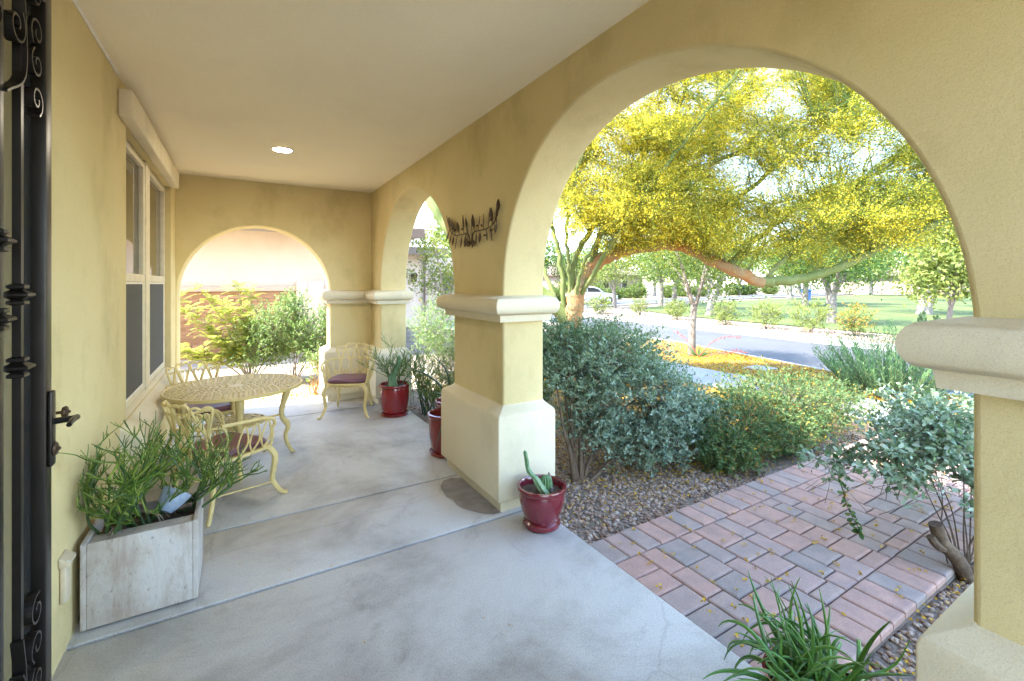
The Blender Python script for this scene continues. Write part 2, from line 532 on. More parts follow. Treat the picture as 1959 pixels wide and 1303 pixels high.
def link(name, me, mat, parent=None, smooth=False, bevel=0.0, label=None, cat=None, group=None, kind=None):
    o = bpy.data.objects.new(name, me)
    COL.objects.link(o)
    o.parent = parent
    if mat is not None and not me.materials:
        me.materials.append(MAT[mat])
    if smooth:
        me.polygons.foreach_set('use_smooth', [True] * len(me.polygons))
        try:
            me.set_sharp_from_angle(angle=R(42))
        except Exception:
            pass
    if bevel > 0:
        b = o.modifiers.new('bevel', 'BEVEL')
        b.width = bevel
        b.segments = 3
        b.limit_method = 'ANGLE'
        b.angle_limit = R(38)
        b.harden_normals = False
        me.polygons.foreach_set('use_smooth', [True] * len(me.polygons))
    tag(o, label, cat, group, kind)
    return o

def tag(o, label=None, cat=None, group=None, kind=None):
    for k, v in (('label', label), ('category', cat), ('group', group), ('kind', kind)):
        if v:
            o[k] = v
    return o

def thing(name, label, cat, loc=(0, 0, 0), group=None):
    o = bpy.data.objects.new(name, None)
    COL.objects.link(o)
    o.location = loc
    o.empty_display_size = 0.1
    return tag(o, label, cat, group)

def copy_tree(o, parent=None):
    c = o.copy()
    COL.objects.link(c)
    c.parent = parent
    for ch in o.children:
        copy_tree(ch, c)
    return c

def np_mesh(name, V, F, mat, parent=None, smooth=False, **tags):
    """V (n,3) world coordinates, F (m,k) all faces of one size"""
    V = np.asarray(V, np.float32).reshape(-1, 3) - np.array(origin(parent), np.float32)
    F = np.asarray(F, np.int32)
    me = bpy.data.meshes.new(name)
    me.vertices.add(len(V))
    me.vertices.foreach_set('co', V.ravel())
    k = F.shape[1]
    me.loops.add(F.size)
    me.loops.foreach_set('vertex_index', F.ravel())
    me.polygons.add(len(F))
    me.polygons.foreach_set('loop_start', np.arange(0, F.size, k, dtype=np.int32))
    me.polygons.foreach_set('loop_total', np.full(len(F), k, np.int32))
    if smooth:
        me.polygons.foreach_set('use_smooth', np.ones(len(F), bool))
    me.update(calc_edges=True)
    return link(name, me, mat, parent, **tags)

def unit(a):
    return a / np.maximum(np.linalg.norm(a, axis=-1, keepdims=True), 1e-9)

def rand_dirs(n):
    return unit(rng.normal(size=(n, 3)))

def leaf_cards(P, D, L, W, hexa=False, droop=0.0, Nrm=None):
    """leaf blades: base P, direction D (unit), length L, width W -> (V, F)"""
    n = len(P)
    D = unit(D)
    A = rand_dirs(n) if Nrm is None else unit(Nrm + 0.35 * rng.normal(size=(n, 3)))
    S = unit(np.cross(D, A))
    N = np.cross(S, D)
    L = np.broadcast_to(np.asarray(L, float), (n,))[:, None]
    W = np.broadcast_to(np.asarray(W, float), (n,))[:, None]
    if not hexa:
        v = [P, P + D * L * 0.5 + S * W * 0.5 + N * W * 0.16, P + D * L - N * L * droop, P + D * L * 0.5 - S * W * 0.5 + N * W * 0.16]
    else:
        v = [P, P + D * L * 0.3 + S * W * 0.42 + N * W * 0.14, P + D * L * 0.68 + S * W * 0.46 + N * W * 0.14 - N * L * droop * 0.5, P + D * L - N * L * droop,
             P + D * L * 0.68 - S * W * 0.46 + N * W * 0.14 - N * L * droop * 0.5, P + D * L * 0.3 - S * W * 0.42 + N * W * 0.14]
    k = len(v)
    V = np.stack(v, 1).reshape(-1, 3)
    F = np.arange(n * k).reshape(n, k)
    return V, F

def slivers(P, Q, w):
    """thin three-sided twigs from P to Q (tapering)"""
    n = len(P)
    d = unit(Q - P)
    a = unit(np.cross(d, rand_dirs(n)))
    b = np.cross(d, a)
    w = np.broadcast_to(np.asarray(w, float), (n,))[:, None]
    V = np.stack([P + a * w, P - a * w * 0.5 + b * w * 0.87, P - a * w * 0.5 - b * w * 0.87, Q], 1).reshape(-1, 3)
    o = np.arange(n)[:, None] * 4
    F = np.concatenate([o + np.array([[0, 1, 3]]), o + np.array([[1, 2, 3]]), o + np.array([[2, 0, 3]])], 0)
    return V, F

def join_vf(parts):
    Vs, Fs, o = [], [], 0
    for V, F in parts:
        Vs.append(V)
        Fs.append(F + o)
        o += len(V)
    return np.concatenate(Vs), np.concatenate(Fs)

def curve(pts, n=12):
    """Catmull-Rom through points"""
    P = [Vector(p) for p in pts]
    P = [P[0] * 2 - P[1]] + P + [P[-1] * 2 - P[-2]]
    out = []
    segs = len(P) - 3
    per = max(2, n // segs)
    for i in range(segs):
        a, b, c, d = P[i:i + 4]
        for k in range(per):
            t = k / per
            out.append(0.5 * ((2 * b) + (c - a) * t + (2 * a - 5 * b + 4 * c - d) * t * t + (3 * b - a - 3 * c + d) * t ** 3))
    out.append(P[-2])
    return out

# ------------------------------------------------------------------ the ground and the street
def near_x(y):
    return 8.9 + 0.25 * y if y < 9 else 11.15 + 0.10 * (y - 9)

def far_x(y):
    return 15.1 + 0.087 * y

def zg(x, y):
    xn, xf = near_x(y), far_x(y)
    if x < 2.0:
        return -0.07
    if x < 6.5:
        return -0.07 - 0.08 * (x - 2.0) / 4.5
    if x < xn - 0.16:
        return -0.15 - 0.02 * (x - 6.5) / max(xn - 6.66, 0.1)
    if x < xf + 0.16:
        return -0.30
    return -0.18 - 0.10 * min(1.0, (x - xf) / 40.0)

def strip(name, xa, xb, ys, dz, mat, cols=2, zf=None, **tags):
    mb = MB()
    for y in ys:
        for c in range(cols + 1):
            x = xa(y) + (xb(y) - xa(y)) * c / cols
            mb.v.append((x, y, (zf(x, y) if zf else zg(x, y)) + dz))
    for j in range(len(ys) - 1):
        for c in range(cols):
            a = j * (cols + 1) + c
            mb.f.append((a, a + 1, a + cols + 2, a + cols + 1))
    return mb.build(name, mat, **tags)

YS = [-400, -150, -60, -30, -15, -8, -4, -2, 0, 2, 4, 6, 9, 12, 16, 22, 30, 45, 70, 120, 220, 400, 900]
mb = MB()
cols_of = lambda y: [(-500, -0.07), (-30, -0.07), (1.0, -0.07), (2.0, -0.07), (4.2, zg(4.2, y)), (6.5, -0.15), (near_x(y) - 0.17, -0.17), (near_x(y) - 0.165, -0.34),
                     (far_x(y) + 0.165, -0.34), (far_x(y) + 0.17, -0.181), (far_x(y) + 4, zg(far_x(y) + 4, y)), (far_x(y) + 41, -0.28), (140, -0.28), (1200, -0.28)]
nc = len(cols_of(0))
for y in YS:
    for x, z in cols_of(y):
        mb.v.append((x, y, z))
for j in range(len(YS) - 1):
    for c in range(nc - 1):
        a = j * nc + c
        mb.f.append((a, a + 1, a + nc + 1, a + nc))
mb.build('ground', 'ground', kind='structure')
SY = [-60, -30, -15, -8, -4, -2, 0, 2, 4, 6, 9, 12, 16, 22, 30, 45, 70, 120]
strip('street', lambda y: near_x(y) - 0.02, lambda y: far_x(y) + 0.02, SY, 0.0, 'asphalt', 4, zf=lambda x, y: -0.30, kind='structure')
strip('sidewalk', lambda y: 6.6, lambda y: 7.85, [y * 1.5 for y in range(-14, 16)], 0.028, 'walk', 1, kind='structure', zf=lambda x, y: -0.152)

def kerb(name, xf, side):
    mb = MB()
    prof = [(0.0, -0.32), (0.0, -0.165), (0.02, -0.15), (0.165, -0.15), (0.165, -0.34)]
    if side > 0:
        prof = prof + []
    for y in SY:
        for d, z in prof:
            mb.v.append((xf(y) + side * d, y, z))
    k = len(prof)
    for j in range(len(SY) - 1):
        for c in range(k - 1):
            a = j * k + c
            f = (a, a + 1, a + k + 1, a + k)
            mb.f.append(f if side < 0 else f[::-1])
    mb.build(name, 'kerb', smooth=True, kind='structure')
kerb('kerb_near', near_x, -1)
kerb('kerb_far', far_x, 1)
strip('gutter_far', lambda y: far_x(y) - 0.42, lambda y: far_x(y) - 0.001, SY, 0.005, 'kerb', 1, zf=lambda x, y: -0.30, kind='structure')

# lawn beyond the planting strip, and the cross road at its far side
lawn = MB()
lp = [(19.3, -30), (90, -30), (90, 33), (57, 29.5), (40, 27.2), (26, 23.5), (22.5, 21), (20.3, 16.5), (19.3, 10), (18.9, 5), (18.7, 0)]
lawn.add([(x, y, -0.155 if x < 24 else -0.17) for x, y in lp] , [tuple(range(len(lp)))])
lawn.build('lawn', 'grass', kind='structure')
cr = MB()
rp = [(17.2, 24.5), (22, 25), (27, 26.5), (40, 29.5), (57, 32), (95, 36), (95, 42.5), (57, 38.5), (40, 36), (27, 33), (17.5, 31)]
cr.add([(x, y, -0.19) for x, y in rp], [tuple(range(len(rp)))])
cr.build('cross_road', 'asphalt', kind='structure')
ck = MB()
ce = rp[:6]
for i in range(len(ce) - 1):
    (xa, ya), (xb, yb) = ce[i], ce[i + 1]
    d = Vector((xb - xa, yb - ya, 0)).normalized()
    nrm = Vector((d.y, -d.x, 0))
    c = Vector(((xa + xb) / 2, (ya + yb) / 2, -0.16))
    ck.obox(c, d, nrm, (0, 0, 1), math.hypot(xb - xa, yb - ya) + 0.05, 0.35 + 0.004 * i, 0.12 + 0.002 * i)
ck.build('cross_road_kerb', 'kerb', kind='structure')
park_path = MB()
pp = [(34.5, 3.2), (60, 6.0), (60, 7.6), (34.5, 4.6)]
park_path.add([(x, y, -0.15) for x, y in pp], [(0, 1, 2, 3)])
park_path.build('park_path', 'walk', kind='structure')

MB().add([(-9.0, 6.73, -0.066), (3.2, 6.73, -0.066), (3.2, 11.44, -0.066), (-9.0, 11.44, -0.066)], [(0, 1, 2, 3)]).build('side_yard', 'side_gravel', kind='structure')
# ------------------------------------------------------------------ porch floor: concrete panels with tooled joints
floor_root = thing('porch_floor', None, None)
floor_root['kind'] = 'structure'
FJ = [-3.2, -0.95, 0.70, 2.615, 3.38, 5.86, 6.72]
base = MB().box(-0.70, 1.775, -3.2, 6.715, -0.30, -0.018)
base.build('joint_bed', 'joint', floor_root)
for i in range(len(FJ) - 1):
    g = 0.010
    p = MB().box(-0.72, 1.78, FJ[i] + g, FJ[i + 1] - g, -0.28, 0.0)
    p.build('concrete_panel', 'concrete', floor_root, bevel=0.006)
patch = MB()
rdp = random.Random(2)
pts = [(1.36 + rdp.uniform(-.012, .012), 3.33), (1.44, 3.34), (1.512, 3.30), (1.512, 2.66), (1.46, 2.665), (1.41, 2.70), (1.375, 2.74), (1.34, 2.80), (1.315, 2.85), (1.30, 2.92), (1.305, 2.99), (1.285, 3.06), (1.295, 3.13), (1.30, 3.20), (1.32, 3.26)]
patch.add([(x, y, 0.003) for x, y in pts], [tuple(range(len(pts)))[::-1]])
MAT['stain'] = mottled('cement_smear', (0.20, 0.175, 0.155), (0.29, 0.26, 0.235), 9, 0.9, 0.3, 60)
patch.build('cement_patch', 'stain', floor_root)

# ------------------------------------------------------------------ the house with its arcade
house = thing('house', 'tan stucco house whose arcaded porch surrounds the viewer', 'house', (0, 3, 0))
XI, XO, CEIL, TOP = 1.56, 1.90, 2.81, 3.30
SPR = 1.46

def arch_wall(name, axis, c0, c1, lo, hi, arches, base_z, top_z, b=0.016, shape=None):
    """wall between planes c0..c1; arches: (centre, radius, spring); the edges of the openings are rounded by b"""
    mb = MB()
    def p3(s, z, c):
        return (c, s, z) if axis == 0 else (s, c, z)
    def outline(c, r, sp):
        pts = [(c - r, base_z), (c - r, sp)]
        for i in range(1, 72):
            k = float(np.interp(180 * i / 72, [q[0] for q in shape], [q[1] for q in shape])) if shape else 1.0
            pts.append((c - r * k * math.cos(PI * i / 72), sp + r * k * math.sin(PI * i / 72)))
        return pts + [(c + r, sp), (c + r, base_z)]
    for c in (c0, c1):
        s0 = lo
        for ac, r, sp in arches:
            q = [(s0, base_z), (ac - r - b, base_z), (ac - r - b, top_z), (s0, top_z)]
            mb.add([p3(a, z, c) for a, z in q], [(0, 1, 2, 3)])
            o = outline(ac, r + b, sp)[1:-1]
            n = len(o)
            mb.add([p3(a, z, c) for a, z in o] + [p3(a, top_z, c) for a, z in o], [(k, k + 1, n + k + 1, n + k) for k in range(n - 1)])
            s0 = ac + r + b
        q = [(s0, base_z), (hi, base_z), (hi, top_z), (s0, top_z)]
        mb.add([p3(a, z, c) for a, z in q], [(0, 1, 2, 3)])
    flat_n = len(mb.f)
    sg = 1 if c1 > c0 else -1
    prof = [(b * (1 - math.sin(t)), c0 + sg * b * (1 - math.cos(t))) for t in [PI / 2 * k / 4 for k in range(5)]]
    prof += [(o, c1 - (c - c0)) for o, c in prof[::-1]]
    for ac, r, sp in arches:
        rows = [[p3(a, z, c) for a, z in outline(ac, r + o, sp)] for o, c in prof]
        n = len(rows[0])
        mb.add([p for rw in rows for p in rw], [(i * n + k, i * n + k + 1, (i + 1) * n + k + 1, (i + 1) * n + k) for i in range(len(rows) - 1) for k in range(n - 1)])
    o = mb.build(name, 'stucco', house)
    o.data.polygons.foreach_set('use_smooth', [k >= flat_n for k in range(len(mb.f))])
    return o

arch_wall('front_arcade_wall', 0, XI, XO, -0.80, 6.745, [(1.545, 1.17, SPR), (4.73, 1.175, SPR)], -0.12, TOP, shape=[(0, 1.0), (17, .985), (35, .968), (50, .95), (63, .94), (78, .938), (90, .948), (100, .963), (112, .985), (125, 1.0), (145, 1.006), (163, 1.006), (180, 1.0)])
arch_wall('end_arcade_wall', 1, 6.40, 6.74, -0.66, XO, [(0.205, 0.825, 1.44)], -0.12, TOP)
MB().box(-0.70, XO, -0.82, -0.55, 2.55, TOP).build('end_beam', 'stucco', house)
MB().box(-0.70, XI + 0.02, -0.80, 6.42, CEIL, CEIL + 0.10).build('ceiling', 'ceiling', house)

inner_more = lambda n: 1.0 if (n.x < -0.5 or abs(n.y) > 0.5) else 0.55
IMP = [(0.0, 1.285), (0.052, 1.287), (0.058, 1.333), (0.066, 1.336)]
for i in range(0, 9):
    a = -PI / 2 + PI * i / 8
    IMP.append((0.066 + 0.05 * math.cos(a), 1.396 + 0.06 * math.sin(a)))
IMP += [(0.05, 1.460), (0.0, 1.468)]
PED = [(0.045, -0.12), (0.045, 0.074), (0.072, 0.076), (0.084, 0.09), (0.084, 0.63), (0.076, 0.655), (0.002, 0.70), (0.0, 0.71)]
piers = [[(XI, 2.715), (XO, 2.715), (XO, 3.555), (XI, 3.555)],
         [(XI, -0.46), (XO, -0.46), (XO, 0.375), (XI, 0.375)],
         [(1.03, 6.40), (XI, 6.40), (XI, 5.905), (XO, 5.905), (XO, 6.74), (1.03, 6.74)]]
for k, pl in enumerate(piers):
    MB().loft(pl, IMP, inner_more).build('impost_moulding', 'trim', house, smooth=True)
    MB().loft(pl, PED, inner_more).build('pier_pedestal', 'trim', house, bevel=0.014)

# left wall with the window opening
WX = -0.635
WY0, WY1, WZ0, WZ1 = 3.80, 6.0, 0.66, 2.58
lw = MB()
for a in ((-1.2, 0.0, -0.12, TOP), (0.0, 0.98, 2.46, TOP), (0.98, WY0, -0.12, TOP), (WY0, WY1, -0.12, WZ0), (WY0, WY1, WZ1, TOP), (WY1, 6.74, -0.12, TOP)):
    lw.box(WX - 0.16, WX, *a)
lwo = lw.build('porch_side_wall', 'stucco', house)
fd = MB().box(WX - 0.12, WX - 0.07, 0.03, 0.95, 0.0, 2.44)
fd.build('front_door', 'fascia', house)
MB().box(WX, -0.56, 3.56, 5.98, 2.565, 2.735).build('window_header', 'trim', house, bevel=0.012)
sill = MB().prism([(WX - 0.06, 0.40), (WX, 0.40), (-0.545, 0.455), (-0.525, 0.48), (-0.525, 0.575), (-0.54, 0.60), (WX + 0.01, 0.655), (WX - 0.06, 0.672)], 1, 3.62, 6.14)
sill.build('window_sill', 'trim', house, bevel=0.012)

def window_unit(y0, y1):
    w = MB()
    fx0, fx1 = -0.735, -0.682
    fw = 0.045
    w.box(fx0, fx1, y0, y0 + fw, 0.672, 2.56)
    w.box(fx0, fx1, y1 - fw, y1, 0.672, 2.56)
    w.box(fx0, fx1 - 0.001, y0 + fw, y1 - fw, 0.672, 0.715)
    w.box(fx0, fx1 - 0.001, y0 + fw, y1 - fw, 2.51, 2.56)
    w.box(fx0, fx1 + 0.004, y0 + fw, y1 - fw, 1.565, 1.625)
    wo_ = w.build('window', 'frame', house, bevel=0.004)
    MB().box(fx0 + 0.012, fx0 + 0.020, y0 + fw, y1 - fw, 1.625, 2.51).build('pane', 'glass', wo_)
    MB().box(fx0 + 0.012, fx0 + 0.020, y0 + fw, y1 - fw, 0.715, 1.565).build('pane', 'glass', wo_)
    sc = MB()
    s0, s1 = fx1 - 0.016, fx1 - 0.006
    e = 0.016
    sc.box(s0, s1, y0 + fw + e, y1 - fw - e, 0.735, 1.548)
    so = sc.build('sun_screen', 'sun_screen', wo_)
    sf = MB()
    for a, b, c, d in ((y0 + fw, y0 + fw + e, 0.717, 1.563), (y1 - fw - e, y1 - fw, 0.717, 1.563), (y0 + fw + e, y1 - fw - e, 0.717, 0.735), (y0 + fw + e, y1 - fw - e, 1.548, 1.563)):
        sf.box(s0 - 0.002, s1 + 0.002, a, b, c, d)
    sf.build('screen_frame', 'lamp_trim', wo_)
window_unit(3.82, 4.80)
window_unit(4.98, 5.97)
MB().box(-0.735, -0.672, 4.80, 4.98, 0.668, 2.575).build('window_mullion', 'frame', house, bevel=0.004)
MB().box(-0.80, -0.74, WY0, WY1, WZ0, WZ1).build('window_backing', 'dark', house)

# the rest of the house: roof over the porch, body and eaves
rf = MB()
rf.prism([(2.25, 3.14), (2.25, 3.30), (-5.2, 5.2), (-12.5, 3.3), (-12.5, 3.14)], 1, -1.3, 6.90)
rf.build('roof', 'roof_tile', house)
MB().box(2.25, 2.29, -1.3, 6.90, 3.08, 3.31).build('fascia_board', 'fascia', house)
MB().box(-12.0, WX - 0.17, -1.2, 6.74, -0.2, 3.13).build('house_body', 'stucco', house)

MB().tube([(WX + 0.004, -0.78, CEIL - 0.004), (WX + 0.004, 1.6, CEIL - 0.006), (WX + 0.005, 3.55, CEIL - 0.003)], [0.010, 0.013, 0.008], 8).build('caulk_bead', 'lamp_trim', house, smooth=True)
# recessed ceiling lamp
lamp = thing('recessed_light', 'round recessed ceiling light glowing above the porch', 'ceiling light', (0.337, 4.745, CEIL))
c = (0.337, 4.745, CEIL)
MB().lathe([(0.076, -0.001), (0.098, -0.001), (0.102, -0.006), (0.096, -0.010), (0.080, -0.008), (0.076, -0.003)], c, 40, True).build('trim_ring', 'lamp_trim', lamp, smooth=True)
MB().lathe([(0.077, -0.006), (0.077, -0.002)], c, 40).build('lens', 'lamp', lamp)

# small wall outlet with a hinged cover, low on the left wall
ob = thing('outlet_cover', 'beige outdoor outlet box low on the wall beside the stone planter', 'outlet box', (WX, 2.6, 0.3))
MB().prism([(WX + 0.001, 0.43), (WX + 0.036, 0.405), (WX + 0.036, 0.39), (WX + 0.001, 0.39)], 1, 2.52, 2.61).build('hood', 'plastic', ob, bevel=0.004)
MB().box(WX + 0.001, WX + 0.022, 2.535, 2.60, 0.235, 0.389).build('cover', 'plastic', ob, bevel=0.006)
MB().lathe([(0.006, 0), (0.006, 0.004)], (WX + 0.028, 2.53, 0.409), 10).build('screw', 'lamp_trim', ob)

# ------------------------------------------------------------------ paver path
path = thing('paver_path', None, None)
path['kind'] = 'structure'
PZ = -0.028
MB().add([(1.80, 0.88, -0.062), (6.6, 0.88, -0.075), (6.6, 2.13, -0.075), (1.80, 2.13, -0.062)], [(0, 1, 2, 3)]).build('sand_bed', 'sand', path)
_pav = {}
def paver(x0, x1, y0, y1):
    g = 0.0035
    w, d = x1 - x0 - 2 * g, y1 - y0 - 2 * g
    key = (round(w, 3), round(d, 3))
    if key not in _pav:
        c, e = 0.013, 0.008
        vs = []
        for ins, z in ((0, -0.06), (0, -e), (c * 0.35, -e * 0.3), (c, 0.0)):
            a, b = w / 2 - ins, d / 2 - ins
            vs += [(-a, -b, z), (a, -b, z), (a, b, z), (-a, b, z)]
        fs = []
        for i in range(3):
            for k in range(4):
                k2 = (k + 1) % 4
                fs.append((i * 4 + k, i * 4 + k2, i * 4 + 4 + k2, i * 4 + 4 + k))
        fs.append((12, 13, 14, 15))
        me = bpy.data.meshes.new('paver')
        me.from_pydata(vs, [], fs)
        me.update()
        _pav[key] = me
    o = link('paver', _pav[key], 'paver', path)
    o.location = ((x0 + x1) / 2, (y0 + y1) / 2, PZ - 0.010 * ((x0 - 1.8) / 4.8) + random.uniform(-0.002, 0.002))
    o.rotation_euler = (random.uniform(-0.008, 0.008), random.uniform(-0.008, 0.008), random.uniform(-0.006, 0.006))
rp_ = random.Random(3)
x = 1.80
while x < 6.45:
    paver(x, x + 0.134, 1.888, 2.122)
    paver(x, x + 0.134, 0.885, 1.112)
    x += 0.134
x = 1.80
wide = True
while x < 6.42:
    w_ = 0.204 if wide else 0.136
    y = 1.888
    y_end = 1.112
    first = True
    while y > y_end + 0.03:
        rest = y - y_end
        if wide:
            ln = 0.1552
            if first and x > 1.9:
                ln = rp_.choice([0.1552, 0.09, 0.22])
        else:
            ln = rp_.choice([0.155, 0.222, 0.222, 0.222, 0.088]) if not first else rp_.choice([0.088, 0.155, 0.222])
        ln = min(ln, rest)
        if rest - ln < 0.055:
            ln = rest
        paver(x, x + w_, y - ln, y)
        y -= ln
        first = False
    x += w_
    wide = not wide if rp_.random() < 0.72 else wide

# ------------------------------------------------------------------ stone planter by the left wall
planter = thing('stone_planter', 'low travertine planter box on the slab against the left wall', 'planter', (-0.40, 3.0, 0))
PX, PY0, PY1, PH = (-0.598, -0.188), 2.693, 3.07, 0.392
MB().box(PX[0] + 0.012, PX[1] - 0.012, PY0, PY0 + 0.022, 0.012, PH).build('front_panel', 'travertine', planter, bevel=0.003)
MB().box(PX[1] - 0.0115, PX[1] + 0.010, PY0 + 0.0005, PY1, 0.012, PH + 0.002).build('side_panel', 'travertine', planter, bevel=0.003)
MB().box(PX[0] - 0.010, PX[0] + 0.0115, PY0 + 0.0005, PY1, 0.012, PH + 0.002).build('side_panel', 'travertine', planter, bevel=0.003)
MB().box(PX[0] + 0.012, PX[1] - 0.012, PY1 - 0.022, PY1 - 0.0005, 0.012, PH).build('rear_panel', 'travertine', planter, bevel=0.003)
rim = MB()
rim.box(PX[0] + 0.013, PX[1] - 0.013, PY0 + 0.0225, PY0 + 0.10, PH - 0.03, PH - 0.008)
rim.build('rim_ledge', 'travertine', planter, bevel=0.004)
sb = MB()
N = 14
for j in range(N + 1):
    for i in range(7):
        sb.v.append((PX[0] + 0.012 + (PX[1] - PX[0] - 0.024) * i / 6, PY0 + 0.0225 + (PY1 - PY0 - 0.045) * j / N, PH - 0.055 + random.uniform(-0.012, 0.012)))
for j in range(N):
    for i in range(6):
        a = j * 7 + i
        sb.f.append((a, a + 1, a + 8, a + 7))
sb.build('soil', 'soil', planter, smooth=True)
MB().tube([(-0.33, 2.93, 0.372), (-0.22, 2.90, 0.395)], 0.012, 7).build('dry_stick', 'bark_brown', planter)

shell = thing('ceramic_bowl', 'blue grey speckled ceramic bowl lying tipped in the stone planter', 'bowl', (-0.27, 3.04, 0.36))
bw = MB()
prof = [(0.014, -0.07), (0.035, -0.066), (0.058, -0.02), (0.072, 0.035), (0.068, 0.035), (0.054, -0.018), (0.03, -0.058), (0.0, -0.06)]
bw.lathe([(max(r, 0.0005), z) for r, z in prof], (0, 0, 0), 24)
mt = Matrix.Translation((-0.30, 2.93, 0.435)) @ Matrix.Rotation(R(35), 4, 'Y') @ Matrix.Rotation(R(-25), 4, 'X')
bw.v = [tuple(mt @ Vector(p)) for p in bw.v]
bw.build('bowl_body', 'bluegrey', shell, smooth=True)

# ------------------------------------------------------------------ pencil-stemmed plants
def pencil_plant(label, base, lean, height, n_main, seed, group, spread=0.5, sub=4, n_root=4):
    rd = random.Random(seed)
    t = thing('pencil_plant', label, 'plant', base, group)
    fine, old, roots = MB(), MB(), MB()
    def grow(p, d, ln, r, depth):
        d = d.normalized()
        pts = [Vector(p)]
        q = Vector(p)
        k = 4
        for i in range(k):
            d = (d + Vector((rd.uniform(-.16, .16), rd.uniform(-.16, .16), rd.uniform(-.08, .14)))).normalized()
            q = q + d * ln / k
            q.x = max(q.x, WX + 0.02)
            pts.append(q.copy())
        (old if depth == 0 else fine).tube(pts, [r * (1 - 0.35 * i / k) for i in range(k + 1)], 5 if depth < 2 else 4)
        if depth < 4:
            nb = sub if depth == 0 else rd.choice([2, 2, 3]) if depth < 3 else rd.choice([0, 1, 2])
            for _ in range(nb):
                j = rd.choice([2, 3, 4, 4])
                s = pts[j]
                dd = d + Vector((rd.uniform(-1, 1), rd.uniform(-1, 1), rd.uniform(-.45, .75))) * 0.95
                grow(s, dd, ln * rd.uniform(.45, .80), r * 0.72, depth + 1)
    for i in range(n_main):
        a = rd.uniform(0, 2 * PI)
        d = Vector((math.cos(a) * spread + lean[0], math.sin(a) * spread + lean[1], 1.0 + lean[2]))
        b = Vector(base) + Vector((rd.uniform(-.05, .05), rd.uniform(-.05, .05), -0.02))
        grow(b, d, height * rd.uniform(.30, .46), 0.0080, 0)
    for i in range(n_root):
        a = rd.uniform(0, 2 * PI)
        p = Vector(base)
        rr = rd.uniform(.05, .1)
        roots.tube(curve([p + Vector((0, 0, .06)), p + Vector((math.cos(a) * rr * .6, math.sin(a) * rr * .6, .05)), p + Vector((math.cos(a) * rr, math.sin(a) * rr, -.0))], 8), [0.004, 0.002], 5)
    old.build('main_stems', 'pencil_old', t, smooth=True, kind='stuff')
    fine.build('branchlets', 'pencil', t, smooth=True, kind='stuff')
    if n_root:
        roots.build('roots', 'root', t, smooth=True, kind='stuff')
    return t
G = 'pencil-stemmed plants in the stone planter'
pencil_plant('tall bushy green pencil-stem plant at the wall end of the stone planter', (-0.51, 2.80, 0.34), (0.02, 0.04, 0.15), 0.64, 9, 11, G, 0.66, 4)
pencil_plant('dense green pencil-stem plant in the middle of the stone planter', (-0.40, 2.89, 0.34), (0.22, 0.0, -0.1), 0.46, 9, 12, G, 0.90, 4)
pencil_plant('arching green pencil-stem plant at the far end of the stone planter', (-0.26, 3.00, 0.34), (0.75, 0.20, -0.1), 0.56, 9, 15, G, 0.58, 4)

# ------------------------------------------------------------------ cast metal chairs
def back_pt(phi, h):
    rr = 0.225 + 0.045 * h
    return Vector((rr * 1.04 * math.sin(phi), 0.015 + rr * math.cos(phi) + 0.075 * h, 0.40 + 0.40 * h))

